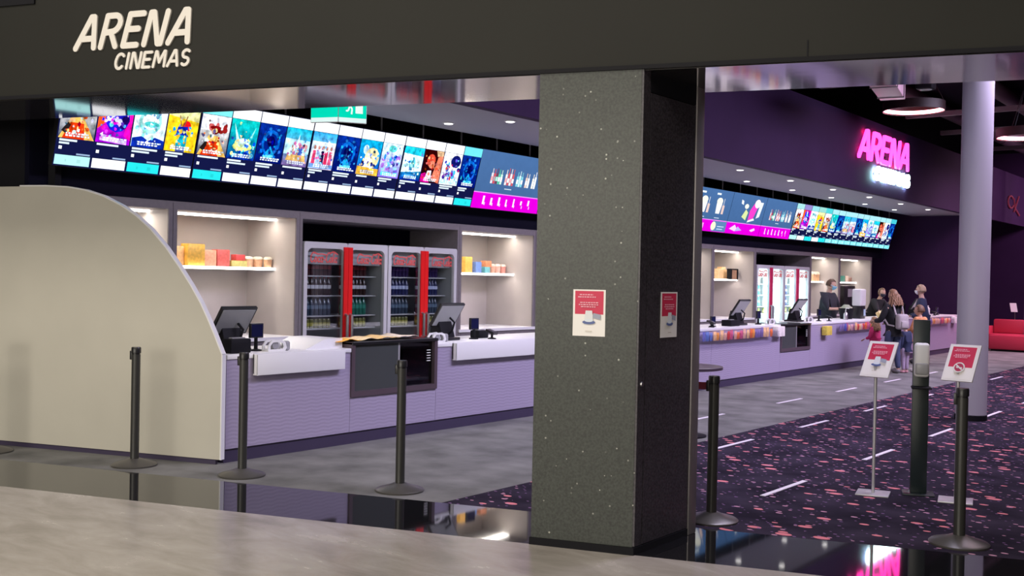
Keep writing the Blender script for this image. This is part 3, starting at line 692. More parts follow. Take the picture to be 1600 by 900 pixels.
SH = ((1.56, 'second highest'), (1.18, 'middle'), (0.80, 'lower'), (0.42, 'bottom'))
def stock(y0, L, who, L4, R4, n=8):
    for half, ks in ((0, L4), (1, R4)):
        a = y0 + (0.07 if half == 0 else L / 2 + 0.08); b = y0 + (L / 2 - 0.08 if half == 0 else L / 2 + 0.08 + (L / 2 - 0.15) * 0.80)
        m = n if half == 0 else n - 1
        side = 'left' if half == 0 else 'right'
        for z, kd, nm in zip((1.645, 1.405, 1.16, 1.005), ks, ('top', 'second', 'third', 'fourth')):
            fill(a, b, z - 0.005, kd, m, '%s shelf, %s door, %s' % (nm, side, who))
# shelves at 1.56 (short items), 1.18, 0.80 and 0.42
stock(8.275, 1.385, 'left unlit fridge', ('red', 'cola', 'slate', 'can'), ('red', 'cola', 'green', 'can'))
stock(9.675, 1.335, 'right unlit fridge', ('purple', 'blue', 'slate', 'can'), ('purple', 'blue', 'slate', 'can'))
stock(20.62, 1.40, 'left lit fridge', ('pale', 'aqua', 'aqua', 'can'), ('pale', 'pale', 'pale', 'can'), 5)
stock(22.04, 1.40, 'right lit fridge', ('pale', 'blue', 'blue', 'can'), ('pale', 'pale', 'pale', 'can'), 5)

# ------------------------------------------------------------------ shelf goods in the niches
def tub(loc, r, h, c, lid, label, grp):
    t = thing('snack_tub', label, 'tub', loc, 0, grp)
    MB().lathe([(r * 0.82, 0), (r, h * 0.72), (r, h * 0.74)], 14).build('body', pmat(c), t)
    MB().lathe([(r * 1.05, h * 0.72), (r * 1.08, h * 0.8), (r * 0.8, h * 0.95), (r * 0.35, h)], 14).build('lid', pmat(lid), t)
    return t
XG = -10.06; ZS = 1.7155
GA = 'goods on the shelf left of the dark fridges'
carton(0.15, 0.14, 0.22, (0.80, 0.48, 0.22), (XG, 6.905, ZS), 'peach carton partly hidden by the cream end panel', GA)
carton(0.22, 0.14, 0.25, (0.85, 0.50, 0.08), (XG + 0.06, 7.10, ZS), 'tall orange yellow carton, largest on its shelf', GA)
carton(0.17, 0.12, 0.19, (0.70, 0.36, 0.22), (XG, 7.33, ZS), 'tan and brown carton right of the tall orange carton', GA)
carton(0.17, 0.12, 0.20, (0.62, 0.12, 0.10), (XG, 7.515, ZS), 'dark red carton in the middle of the shelf', GA)
carton(0.22, 0.12, 0.08, (0.55, 0.50, 0.16), (XG, 7.74, ZS), 'flat olive carton carrying a red one', GA)
carton(0.13, 0.10, 0.07, (0.70, 0.08, 0.08), (XG, 7.76, ZS + 0.081), 'small red carton on top of the flat olive one', GA)
for y, lb in ((7.905, 'white lidded peach tub right of the flat olive carton'), (8.045, 'white lidded peach tub second from the niche wall'), (8.165, 'white lidded peach tub nearest the niche wall')):
    tub((XG + (0.0 if y < 8.1 else 0.06), min(y, 8.10), ZS) if y < 8.1 else (XG + 0.10, 8.115, ZS), 0.062 if y < 8.1 else 0.05, 0.135, (0.72, 0.42, 0.24), (0.80, 0.72, 0.55), lb, GA)
GB = 'goods on the shelf right of the dark fridges'
carton(0.16, 0.10, 0.24, (0.80, 0.45, 0.08), (XG, 11.87, ZS), 'yellow bag shaped carton at left end of its shelf', GB)
carton(0.13, 0.10, 0.17, (0.16, 0.28, 0.62), (XG, 12.10, ZS), 'blue carton beside the yellow one', GB)
carton(0.12, 0.10, 0.10, (0.15, 0.45, 0.45), (XG, 12.31, ZS), 'teal carton under a small orange one', GB)
carton(0.14, 0.10, 0.09, (0.75, 0.28, 0.12), (XG, 12.33, ZS + 0.101), 'small orange carton on the teal one', GB)
for y, c, lb in ((12.47, (0.75, 0.42, 0.28), 'orange tub right of the teal carton'), (12.60, (0.75, 0.45, 0.35), 'peach tub second from the niche wall beside the pillar'), (12.73, (0.68, 0.30, 0.24), 'reddish tub nearest the niche wall beside the pillar')):
    tub((XG, y, ZS), 0.055, 0.15, c, (0.78, 0.62, 0.50), lb, GB)
GC = 'tan boxes on the shelf right of the pillar'
for y, h, lb in ((19.95, 0.22, 'tan box at left end of the shelf right of the pillar'), (20.12, 0.26, 'tallest tan box on the shelf right of the pillar'), (20.28, 0.20, 'short tan box on the shelf right of the pillar')):
    carton(0.17, 0.12, h, (0.72, 0.48, 0.24), (XG, y - 0.02, ZS), lb, GC)
t = thing('framed_box', 'black framed tan box at right end of the shelf', 'box', (XG + 0.18, 20.10, ZS), 0)
MB().box(-0.04, 0.04, 0, 0.30, 0, 0.20).build('box_body', pmat((0.5, 0.28, 0.14)), t, smooth=False)
for a in ((-0.02, 0.03, 0, 0.2), (0.27, 0.32, 0, 0.2)): MB().box(-0.045, 0.05, a[0], a[1], a[2], a[3]).build('frame_side', M_black, t, smooth=False)
MB().box(-0.045, 0.05, -0.02, 0.32, 0.2, 0.225).build('frame_top', M_black, t, smooth=False)
GD = 'orange cups on the shelf behind the masked man'
for y, lb in ((24.9, 'orange cup at left end of the shelf behind the man'), (25.07, 'orange cup in the middle of the shelf behind the man'), (25.22, 'orange cup at right end of the shelf behind the man')):
    tub((XG + 0.05, y - 0.05, ZS), 0.065, 0.24, (0.80, 0.48, 0.26), (0.78, 0.66, 0.5), lb, GD)
GE = 'goods on the far shelf above the coffee machine'
carton(0.30, 0.12, 0.17, (0.03, 0.20, 0.14), (XG, 26.9, ZS), 'dark green carton on the far shelf', GE)
carton(0.20, 0.12, 0.17, (0.70, 0.55, 0.45), (XG, 27.2, ZS), 'buff carton on the far shelf', GE)
tub((XG, 27.40, ZS), 0.06, 0.15, (0.35, 0.20, 0.14), (0.4, 0.3, 0.25), 'brown tub right of the buff carton on the far shelf', GE)
tub((XG, 27.53, ZS), 0.06, 0.15, (0.35, 0.18, 0.14), (0.4, 0.28, 0.25), 'brown tub at the end of the far shelf', GE)
t = thing('coffee_machine', 'tall black coffee machine in the last niche', 'coffee machine', (XC - 0.32, 25.95, 0.93))
MB().rbox(-0.25, 0.22, 0, 0.75, 0.12, 0.70, 0.02).build('body', M_blackgloss, t)
MB().box(-0.25, 0.25, 0.0, 0.75, 0, 0.10).build('drip_tray', M_black, t, smooth=False)
MB().box(0.221, 0.226, 0.22, 0.53, 0.42, 0.62).build('panel', M_grey, t, smooth=False)
MB().cone((0.2, 0.37, 0.12), (0.2, 0.37, 0.22), 0.02, 0.03).build('spout', M_steel, t)

t = thing('coffee_grinder', 'tan coffee grinder with a white round lid beside the black coffee machine', 'grinder', (XC - 0.22, 25.62, 0.9305))
MB().rbox(-0.07, 0.07, -0.08, 0.08, 0, 0.22, 0.015).build('base', M_frame, t); MB().lathe([(0.05, 0.22), (0.085, 0.36), (0.085, 0.42)], 16).build('hopper', pmat((0.45, 0.30, 0.18)), t); MB().lathe([(0.088, 0.42), (0.08, 0.50), (0.03, 0.54)], 16).build('lid', M_whitep, t)
# ------------------------------------------------------------------ video wall
def tilt(x0=-9.35, z0=2.61, lean=math.radians(15.0)):
    return lambda u, v, d: (x0 + math.sin(lean) * v + math.cos(lean) * d, u, z0 + math.cos(lean) * v - math.sin(lean) * d)
TH = 0.825
W_ = (0.95, 0.97, 1.0)
def lin(c): return [lin(q) for q in c] if isinstance(c, list) else tuple(q ** 2.0 for q in c)
def ellp(c, x, y, w, h, u, v, ru, rv, colr, n=12, a0=0, a1=2 * PI): c.ell(x + u * w, y + v * h, ru * w, rv * h, lin(colr), n, a0, a1)
def pol(c, x, y, w, h, pts, colr): c.poly([(x + u * w, y + v * h) for u, v in pts], lin(colr))
def poster(c, x, y, w, h, kind, seed=0):
    rnd = random.Random(kind * 31 + 5)
    def E(u, v, ru, rv, cl, **k): ellp(c, x, y, w, h, u, v, ru, rv, cl, **k)
    def P(pts, cl): pol(c, x, y, w, h, pts, cl)
    def bg(b, t): P([(0, 0), (1, 0), (1, 1), (0, 1)], [b, b, t, t])
    def blobs(n, cols, u0, u1, v0, v1, r0, r1):
        for _ in range(n):
            E(rnd.uniform(u0, u1), rnd.uniform(v0, v1), rnd.uniform(r0, r1), rnd.uniform(r0, r1) * 0.8, rnd.choice(cols), n=8)
    if kind in (0, 4):
        bg((0.10, 0.16, 0.26), (0.9, 0.9, 0.9)); P([(0, 0.62), (1, 0.62), (1, 1), (0, 1)], (0.85, 0.86, 0.9))
        blobs(8, [(0.5, 0.1, 0.1), (0.2, 0.25, 0.3), (0.7, 0.3, 0.3)], 0.14, 0.86, 0.62, 0.78, 0.04, 0.12)
        P([(0.0, 0), (0.3, 0.5), (0.62, 0.5), (1.0, 0)], (0.85, 0.65, 0.30)); P([(0.1, 0.0), (0.28, 0.36), (0.66, 0.36), (0.72, 0.0)], (0.80, 0.18, 0.05))
        P([(0.05, 0.16), (0.22, 0.36), (0.30, 0.3), (0.2, 0.1)], (0.12, 0.10, 0.1)); E(0.5, 0.62, 0.13, 0.09, (0.35, 0.03, 0.04)); E(0.5, 0.7, 0.2, 0.05, (0.45, 0.05, 0.06))
        blobs(5, [(0.9, 0.8, 0.5), (0.8, 0.3, 0.1)], 0.2, 0.8, 0.1, 0.3, 0.02, 0.06)
    elif kind == 1:
        bg((0.55, 0.02, 0.75), (0.75, 0.06, 0.45)); P([(0, 0.3), (0.28, 0.5), (0.2, 1), (0, 1)], (0.95, 0.30, 0.10)); P([(0.8, 0.2), (1, 0.1), (1, 1), (0.9, 1)], (0.9, 0.05, 0.6))
        E(0.55, 0.6, 0.36, 0.34, (0.10, 0.10, 0.75)); blobs(12, [(0.2, 0.6, 0.9), (0.05, 0.1, 0.8), (0.75, 0.75, 0.95), (0.1, 0.05, 0.35), (0.3, 0.85, 0.9)], 0.3, 0.8, 0.4, 0.85, 0.04, 0.14)
        P([(0.1, 0.05), (0.9, 0.0), (0.9, 0.1), (0.1, 0.2)], (0.8, 0.65, 0.95))
    elif kind == 2:
        bg((0.75, 0.9, 0.95), (0.92, 0.95, 1)); E(0.5, 0.62, 0.36, 0.30, (0.55, 0.85, 0.85)); E(0.5, 0.62, 0.26, 0.2, (0.9, 0.97, 0.97)); E(0.55, 0.55, 0.24, 0.07, (0.25, 0.75, 0.75))
        blobs(9, [(0.35, 0.6, 0.65), (0.5, 0.75, 0.8), (0.3, 0.45, 0.6)], 0.25, 0.75, 0.72, 0.9, 0.03, 0.08); P([(0, 0), (1, 0), (1, 0.2), (0.7, 0.26), (0.5, 0.16), (0.3, 0.26), (0, 0.2)], (0.05, 0.14, 0.55))
    elif kind == 3:
        bg((0.9, 0.72, 0.12), (0.85, 0.88, 0.60)); P([(0, 0), (1, 0), (1, 0.75), (0, 0.85)], (0.92, 0.74, 0.10)); E(0.62, 0.62, 0.14, 0.14, (0.85, 0.08, 0.1))
        P([(0.3, 0.38), (0.72, 0.38), (0.66, 0.62), (0.34, 0.6)], (0.05, 0.12, 0.6)); P([(0.34, 0.12), (0.68, 0.12), (0.68, 0.4), (0.34, 0.4)], (0.06, 0.6, 0.7)); P([(0.36, 0), (0.66, 0), (0.66, 0.12), (0.36, 0.12)], (0.2, 0.25, 0.5))
        P([(0.42, 0.62), (0.46, 0.62), (0.36, 0.88), (0.34, 0.86)], (0.5, 0.3, 0.2)); P([(0.5, 0.62), (0.54, 0.62), (0.62, 0.86), (0.59, 0.88)], (0.5, 0.3, 0.2))
    elif kind == 5:
        bg((0.03, 0.10, 0.50), (0.05, 0.72, 0.70)); P([(0.1, 0.9), (0.3, 0.35), (0.45, 0.35)], (0.7, 0.95, 0.95)); P([(0.9, 0.85), (0.6, 0.35), (0.75, 0.4)], (0.5, 0.85, 0.8))
        E(0.5, 0.32, 0.36, 0.12, (0.80, 0.85, 0.45)); E(0.5, 0.42, 0.22, 0.12, (0.75, 0.9, 0.85)); blobs(12, [(0.1, 0.35, 0.8), (0.05, 0.15, 0.6), (0.3, 0.7, 0.85)], 0.1, 0.9, 0.02, 0.2, 0.03, 0.1)
    elif kind == 6:
        bg((0.01, 0.06, 0.34), (0.03, 0.14, 0.50)); E(0.5, 0.52, 0.36, 0.34, (0.04, 0.32, 0.70)); E(0.5, 0.50, 0.27, 0.27, (0.02, 0.10, 0.42)); E(0.5, 0.56, 0.15, 0.14, (0.02, 0.03, 0.25))
        P([(0.25, 0.16), (0.75, 0.16), (0.62, 0.3), (0.5, 0.44), (0.38, 0.3)], (0.08, 0.55, 0.80)); P([(0.28, 0.12), (0.74, 0.12), (0.74, 0.2), (0.28, 0.2)], (0.35, 0.8, 0.92)); blobs(8, [(0.1, 0.4, 0.75), (0.04, 0.2, 0.6)], 0.1, 0.9, 0.6, 0.95, 0.02, 0.07)
    elif kind == 7:
        bg((0.42, 0.32, 0.55), (0.05, 0.68, 0.82)); P([(0, 0.3), (1, 0.35), (1, 0.7), (0, 0.72)], (0.65, 0.85, 0.95)); blobs(16, [(0.75, 0.5, 0.5), (0.2, 0.3, 0.65), (0.9, 0.85, 0.8), (0.1, 0.15, 0.3), (0.6, 0.3, 0.5)], 0.15, 0.85, 0.3, 0.62, 0.04, 0.1)
        P([(0.42, 0.5), (0.55, 0.5), (0.52, 0.85)], (0.85, 0.9, 0.95)); P([(0.1, 0.14), (0.9, 0.14), (0.85, 0.3), (0.15, 0.3)], (0.80, 0.62, 0.35))
    elif kind == 8:
        bg((0.55, 0.65, 0.85), (0.15, 0.6, 0.85)); P([(0, 0), (1, 0), (1, 0.75), (0, 0.75)], [(0.7, 0.75, 0.9), (0.8, 0.7, 0.8), (0.85, 0.9, 0.95), (0.8, 0.9, 0.95)])
        for u, cl in ((0.15, (0.75, 0.2, 0.35)), (0.32, (0.6, 0.7, 0.9)), (0.5, (0.10, 0.05, 0.2)), (0.66, (0.75, 0.15, 0.3)), (0.84, (0.8, 0.3, 0.45))):
            P([(u - 0.08, 0.12), (u + 0.08, 0.12), (u + 0.06, 0.5), (u - 0.06, 0.5)], cl); E(u, 0.58, 0.05, 0.06, (0.7, 0.45, 0.4))
        P([(0, 0.02), (1, 0.02), (1, 0.14), (0, 0.14)], (0.35, 0.5, 0.75))
    elif kind == 10:
        bg((0.06, 0.2, 0.7), (0.05, 0.6, 0.80)); E(0.3, 0.72, 0.13, 0.14, (0.7, 0.85, 0.95)); E(0.62, 0.5, 0.34, 0.3, (0.92, 0.86, 0.62)); P([(0.2, 0.2), (0.7, 0.2), (0.62, 0.48), (0.3, 0.5)], (0.85, 0.9, 0.95))
        blobs(8, [(0.1, 0.1, 0.35), (0.6, 0.65, 0.8), (0.9, 0.7, 0.4)], 0.2, 0.85, 0.25, 0.5, 0.03, 0.08); P([(0, 0), (1, 0), (1, 0.2), (0, 0.24)], (0.92, 0.68, 0.22)); E(0.5, 0.1, 0.3, 0.05, (0.6, 0.4, 0.15))
    elif kind == 11:
        bg((0.45, 0.35, 0.85), (0.8, 0.92, 1)); E(0.5, 0.85, 0.2, 0.1, (0.3, 0.75, 0.75)); blobs(14, [(0.35, 0.3, 0.75), (0.15, 0.5, 0.85), (0.5, 0.7, 0.95), (0.1, 0.15, 0.5), (0.55, 0.35, 0.75)], 0.1, 0.9, 0.2, 0.6, 0.05, 0.12); P([(0.1, 0.05), (0.9, 0.05), (0.9, 0.16), (0.1, 0.16)], (0.3, 0.8, 0.95))
    elif kind == 12:
        bg((0.04, 0.08, 0.5), (0.10, 0.75, 0.85)); P([(0, 0.22), (1, 0.3), (1, 0.75), (0, 0.8)], (0.80, 0.92, 0.92)); E(0.5, 0.5, 0.16, 0.2, (0.35, 0.75, 0.8)); P([(0.35, 0.3), (0.65, 0.3), (0.55, 0.7), (0.5, 0.7)], (0.2, 0.5, 0.6)); blobs(7, [(0.9, 0.95, 0.9), (0.5, 0.8, 0.85)], 0.15, 0.85, 0.3, 0.65, 0.03, 0.08); P([(0.2, 0.08), (0.8, 0.08), (0.8, 0.18), (0.2, 0.18)], (0.25, 0.6, 0.9))
    elif kind == 13:
        bg((0.12, 0.02, 0.06), (0.16, 0.03, 0.03)); P([(0.55, 0.1), (1, 0), (1, 0.9), (0.75, 0.8)], (0.85, 0.42, 0.32)); E(0.4, 0.68, 0.22, 0.2, (0.80, 0.25, 0.18)); E(0.46, 0.56, 0.16, 0.12, (0.85, 0.45, 0.35)); P([(0, 0), (0.5, 0), (0.2, 0.3), (0, 0.24)], (0.75, 0.05, 0.5)); P([(0.22, 0.12), (0.55, 0.12), (0.5, 0.38), (0.3, 0.36)], (0.85, 0.8, 0.85)); P([(0.7, 0.82), (1, 0.86), (1, 1), (0.6, 1)], (0.75, 0.6, 0.45))
    elif kind == 14:
        bg((0.8, 0.85, 0.9), (0.95, 0.95, 1)); E(0.7, 0.75, 0.28, 0.2, (0.06, 0.08, 0.35)); blobs(18, [(0.1, 0.12, 0.45), (0.75, 0.1, 0.2), (0.3, 0.35, 0.7), (0.85, 0.8, 0.85), (0.35, 0.1, 0.5), (0.2, 0.6, 0.8)], 0.08, 0.92, 0.2, 0.65, 0.05, 0.12); P([(0.05, 0.04), (0.95, 0.04), (0.95, 0.16), (0.05, 0.16)], (0.55, 0.85, 0.95))
PALS = {0: [(0.8, 0.3, 0.15), (0.9, 0.75, 0.45), (0.25, 0.3, 0.4), (0.55, 0.1, 0.1), (0.85, 0.85, 0.85)], 1: [(0.2, 0.55, 0.95), (0.85, 0.1, 0.8), (0.2, 0.1, 0.6), (0.9, 0.75, 0.95), (0.1, 0.1, 0.85)],
        2: [(0.5, 0.85, 0.85), (0.9, 0.95, 0.97), (0.4, 0.6, 0.75), (0.75, 0.85, 0.8)], 3: [(0.9, 0.75, 0.3), (0.85, 0.6, 0.1), (0.15, 0.5, 0.75), (0.9, 0.85, 0.55)],
        5: [(0.1, 0.7, 0.75), (0.85, 0.9, 0.6), (0.1, 0.3, 0.75), (0.7, 0.9, 0.9)], 6: [(0.05, 0.35, 0.75), (0.03, 0.15, 0.5), (0.1, 0.55, 0.8), (0.02, 0.06, 0.3)],
        7: [(0.85, 0.75, 0.65), (0.3, 0.4, 0.7), (0.7, 0.45, 0.5), (0.6, 0.85, 0.9)], 8: [(0.75, 0.25, 0.4), (0.85, 0.85, 0.95), (0.25, 0.2, 0.5), (0.5, 0.7, 0.9)],
        10: [(0.95, 0.85, 0.55), (0.2, 0.5, 0.85), (0.85, 0.9, 0.95), (0.15, 0.15, 0.4)], 11: [(0.5, 0.4, 0.85), (0.3, 0.7, 0.9), (0.15, 0.2, 0.6), (0.8, 0.85, 1)],
        12: [(0.6, 0.9, 0.9), (0.2, 0.5, 0.8), (0.9, 0.95, 0.9), (0.1, 0.3, 0.6)], 13: [(0.85, 0.4, 0.3), (0.3, 0.06, 0.08), (0.7, 0.2, 0.2), (0.85, 0.65, 0.55)], 14: [(0.15, 0.15, 0.5), (0.8, 0.2, 0.3), (0.9, 0.9, 0.95), (0.4, 0.3, 0.7), (0.3, 0.65, 0.85)]}
PALS[4] = PALS[0]
def poster_detail(c, x, y, w, h, kind, seed):
    rnd = random.Random(seed * 17 + kind)
    for _ in range(34):                          # many small figures and marks crowding the middle of the picture
        u = min(0.9, max(0.1, rnd.gauss(0.5, 0.22))); v = min(0.9, max(0.12, rnd.gauss(0.42, 0.2))); a = rnd.uniform(0, PI); r = rnd.uniform(0.02, 0.06); cl = tuple(min(1, max(0, q + rnd.uniform(-0.12, 0.12))) for q in rnd.choice(PALS[kind]))
        n = rnd.choice((3, 4, 5, 6)); pts = [(u + r * rnd.uniform(0.6, 1.5) * math.cos(a + 2 * PI * k / n), v + 0.9 * r * rnd.uniform(0.6, 1.5) * math.sin(a + 2 * PI * k / n)) for k in range(n)]
        c.poly([(x + q * w, y + t_ * h) for q, t_ in pts], lin(cl), 0.0001)
    for k in range(2):                           # unreadable title strokes near the foot of the picture
        uu = 0.18
        while uu < 0.82:
            d = rnd.uniform(0.04, 0.1); c.poly([(x + uu * w, y + (0.10 - 0.05 * k) * h), (x + (uu + d) * w, y + (0.10 - 0.05 * k) * h), (x + (uu + d) * w, y + (0.135 - 0.05 * k) * h), (x + uu * w, y + (0.135 - 0.05 * k) * h)], lin((0.85, 0.9, 0.95)), 0.0001); uu += d + 0.03
NAVY = (0.006, 0.008, 0.055)
CY = (0.02, 0.72, 0.76); PCY = (0.45, 0.85, 0.85)
KINDS_ = [0, 1, 2, 3, 4, 5, 6, 7, 8, 6, 10, 11, 12, 13, 14, 6]
BUTTON = [PCY, W_, CY, W_, CY] + [W_] * 10 + [CY]
BAND = [(0.9, 0.92, 0.9), (0.7, 0.3, 0.7), (0.7, 0.9, 0.95), (0.75, 0.85, 0.75), (0.2, 0.78, 0.8)] + [W_] * 10 + [(0.15, 0.72, 0.8)]
edges = [5.09 + 1.5 * k for k in range(5)] + [11.09 + 1.534 * k for k in range(1, 8)] + [21.83 + 1.645 * k for k in range(1, 5)]
ORD = ['first', 'second', 'third', 'fourth']
for k in range(15):
    y0, y1 = edges[k], edges[k + 1]; L = y1 - y0
    if k < 4: lab = 'lit menu display with four film posters, %s from the left end of the row' % ORD[k]
    elif k < 11: lab = ('lit menu display of drinks with a magenta band, just left of the pillar' if k == 4 else
                        'lit menu display of drinks beside the right hand film posters' if k == 10 else
                        'lit menu display with pink popcorn bag, second left of the right hand posters' if k == 9 else
                        'lit menu display of meal deals, first right of the pillar' if k == 8 else
                        'lit menu display hidden behind the pillar, %s after the left drinks display' % ORD[k - 5])
    else: lab = 'lit menu display with four small film posters, %s of the far right group' % ORD[k - 11]
    t = thing('menu_display', lab, 'screen', (0, 0, 0), 0, 'menu displays above the counter')
    tl = tilt()
    mb = MB(); mb.prism([(y0 + 0.003, 0), (y1 - 0.003, 0), (y1 - 0.003, TH), (y0 + 0.003, TH)], tl, -0.07, -0.004); mb.build('housing', M_blackgloss, t, smooth=False)
    for q in (0.25, 0.75):
        yy = y0 + L * q; p = tl(yy, TH - 0.1, -0.05); MB().cone(p, (p[0], yy, 4.0), 0.012, 0.012, 8).build('hanger_rod', M_grey, t)
    c = Canvas(lambda u, v, d, tl=tl, y0=y0: tl(y0 + u, v, d - 0.003))
    if k < 4 or k > 10:
        base = NAVY; c.rect(0.008, 0.008, L - 0.008, TH - 0.006, base)
        cw = (L - 0.016) / 4; fs = c
        for j in range(4):
            i = (k if k < 4 else k - 11) * 4 + j; x = 0.008 + j * cw
            right = k > 10
            if right and i == 0: pass
            c.rect(x + 0.01, 0.02, x + cw - 0.012, 0.112, BUTTON[i] if not right or i < 5 else (0.25, 0.8, 0.9), None)
            c.rect(x + cw * 0.3, 0.05, x + cw * 0.34, 0.075, tuple(q * 0.8 for q in BUTTON[i])); c.rect(x + cw * 0.62, 0.045, x + cw * 0.72, 0.08, tuple(q * 0.82 for q in BUTTON[i]))
            c.rect(x + cw * 0.58, 0.122, x + cw * 0.95, 0.137, (0.30, 0.42, 0.62))
            c.rect(x + cw * 0.09, 0.165, x + cw * 0.175, 0.195, W_)
            c.rect(x + cw * 0.08, 0.243, x + cw * (0.55 + 0.35 * ((i * 7) % 5) / 5), 0.262, (0.75, 0.85, 0.95))
            if i % 3 != 1: c.rect(x + cw * 0.08, 0.215, x + cw * (0.35 + 0.5 * ((i * 3) % 4) / 4), 0.233, (0.70, 0.82, 0.95))
            c.rect(x + 0.004, 0.70, x + cw - 0.004, TH - 0.01, BAND[i] if not right else tuple(min(1, q * 0.8) * m_ for q, m_ in zip(BAND[i], (0.5, 0.95, 1))))
            pc = Canvas(lambda u, v, d, tl=tl, y0=y0: tl(y0 + u, v, d + 0.0045))
            poster(pc, x + 0.008, 0.272, cw - 0.016, 0.424, KINDS_[i])
            poster_detail(pc, x + 0.008, 0.272, cw - 0.016, 0.424, KINDS_[i], i)
            pc.build('poster_tile', M_poster, t)
    else:
        SL = (0.055, 0.13, 0.30)
        c.rect(0.006, 0.006, L - 0.006, 0.23, (0.72, 0.0, 0.68)); c.rect(0.006, 0.225, L - 0.006, 0.238, (0.8, 0.3, 0.85)); c.rect(0.006, 0.238, L - 0.006, TH - 0.006, SL, tuple(q * 1.15 for q in SL))
        rnd = random.Random(k)
        if k in (4, 6, 10):
            x = 0.30
            for g, (cols, n) in enumerate(([[(0.75, 0.75, 0.8), (0.65, 0.08, 0.1), (0.15, 0.05, 0.08), (0.1, 0.55, 0.35), (0.6, 0.85, 0.7)], 5], [[(0.85, 0.8, 0.8), (0.6, 0.1, 0.12)], 4], [[(0.2, 0.6, 0.7), (0.6, 0.85, 0.9)], 3], [[(0.85, 0.6, 0.5), (0.8, 0.85, 0.9)], 2], [[(0.9, 0.85, 0.75), (0.8, 0.85, 0.95)], 2])):
                for j in range(n):
                    cl = cols[j % len(cols)]; h = 0.20 + 0.05 * rnd.random()
                    c.rect(x, 0.37, x + 0.042, 0.37 + h * 0.7, cl); c.rect(x + 0.013, 0.37 + h * 0.7, x + 0.03, 0.37 + h, tuple(q * 0.8 for q in cl)); c.rect(x, 0.41, x + 0.042, 0.47, tuple(min(1, q + 0.3) for q in cols[(j + 1) % len(cols)])); x += 0.05
                x += 0.055
            c.rect(0.62, 0.31, 0.78, 0.322, (0.6, 0.7, 0.8))
            x = 0.2
            for j in range(7):
                wd_ = rnd.uniform(0.05, 0.09); c.rect(x, 0.07 + 0.04 * (j > 4), x + wd_ * 0.5, 0.19 - 0.02 * (j % 2), (0.95, 0.75, 0.95)); c.rect(x + wd_ * 0.5, 0.06, x + wd_ * 0.75, 0.1, (0.9, 0.6, 0.9)); x += 0.17
        elif k == 9:
            c.poly([(0.55, 0.36), (0.75, 0.30), (0.80, 0.46), (0.68, 0.52)], (0.65, 0.75, 0.35)); c.poly([(0.42, 0.62), (0.52, 0.6), (0.5, 0.68), (0.4, 0.7)], (0.8, 0.85, 0.9))
            c.ell(0.68, 0.58, 0.09, 0.05, (0.85, 0.88, 0.75)); c.poly([(0.86, 0.30), (1.08, 0.36), (1.2, 0.62), (1.0, 0.66), (0.86, 0.5)], (0.85, 0.05, 0.55)); c.ell(1.14, 0.66, 0.13, 0.09, (0.92, 0.80, 0.85)); c.poly([(1.2, 0.36), (1.34, 0.4), (1.4, 0.7), (1.26, 0.7)], (0.75, 0.8, 0.85))
            c.poly([(0.84, 0.26), (1.15, 0.32), (1.1, 0.36), (0.86, 0.3)], (0.85, 0.85, 0.9)); c.poly([(0.15, 0.1), (0.4, 0.06), (0.5, 0.1), (0.36, 0.19)], (0.85, 0.6, 0.95)); c.poly([(0.4, 0.06), (0.7, 0.09), (0.5, 0.16)], (0.45, 0.4, 0.85)); c.poly([(1.05, 0.11), (1.15, 0.08), (1.3, 0.12), (1.25, 0.16)], (0.95, 0.6, 0.85))
        else:
            for x_ in (0.35, 0.95):
                c.poly([(x_, 0.36), (x_ + 0.16, 0.36), (x_ + 0.2, 0.56), (x_ - 0.03, 0.56)], (0.80, 0.80, 0.82)); c.ell(x_ + 0.08, 0.60, 0.12, 0.07, (0.9, 0.88, 0.75)); c.rect(x_ + 0.22, 0.36, x_ + 0.31, 0.53, (0.75, 0.55, 0.5)); c.rect(x_ + 0.25, 0.53, x_ + 0.265, 0.66, (0.85, 0.85, 0.9))
                c.rect(x_ - 0.1, 0.72, x_ + 0.06, 0.755, (0.8, 0.9, 0.95)); c.rect(x_, 0.27, x_ + 0.2, 0.283, (0.6, 0.7, 0.8))
            c.rect(0.95, 0.02, L - 0.01, 0.22, (0.10, 0.22, 0.42)); c.ell(1.0, 0.12, 0.1, 0.085, (0.85, 0.82, 0.62)); c.rect(1.16, 0.06, 1.4, 0.075, (0.6, 0.7, 0.9)); c.rect(1.16, 0.11, 1.44, 0.125, (0.6, 0.7, 0.9)); c.rect(0.2, 0.06, 0.6, 0.16, (0.9, 0.35, 0.8))
    c.build('screen_face', M_screen, t)

# ------------------------------------------------------------------ signs
# beam lettering
t = thing('shop_sign', 'cream raised ARENA CINEMAS lettering on the dark beam', 'sign', sfp(-5.66, 6.25, 3.255), SA)
fa = lambda u, v, d: (u, -d, v)
word('ARENA', 0.222, 1.05, 0.30, 0.044, lambda u, v, d: (u, -d, v + 0.022), 0.012, 'letter', M_letter, t, 0.27)
word('CINEMAS', 0.105, 0.655, 0.22, 0.0215, lambda u, v, d: (u + 0.355, -d, v - 0.142), 0.012, 'small_letter', M_letter, t, 0.26)
# neon on the fascia
t = thing('neon_sign', 'glowing pink and white neon lettering on the purple fascia', 'sign', (-7.50, 20.7, 4.22))
word('ARENA', 0.52, 3.2, 0.30, 0.10, lambda u, v, d: (0.05 + d, u, v), 0.04, 'letter', M_neon, t, 0.22)
word('CINEMAS', 0.20, 2.15, 0.15, 0.10, lambda u, v, d: (0.05 + d, u + 1.0, v - 0.36), 0.04, 'small_letter', M_neonw, t, 0.28)
for y in (0.5, 1.6, 2.7): MB().box(0.0, 0.05, y, y + 0.03, 0.1, 0.14).build('standoff', M_black, t, smooth=False)
MB().box(0.0, 0.045, 1.05, 3.1, -0.28, -0.24).build('rail', M_black, t, smooth=False)
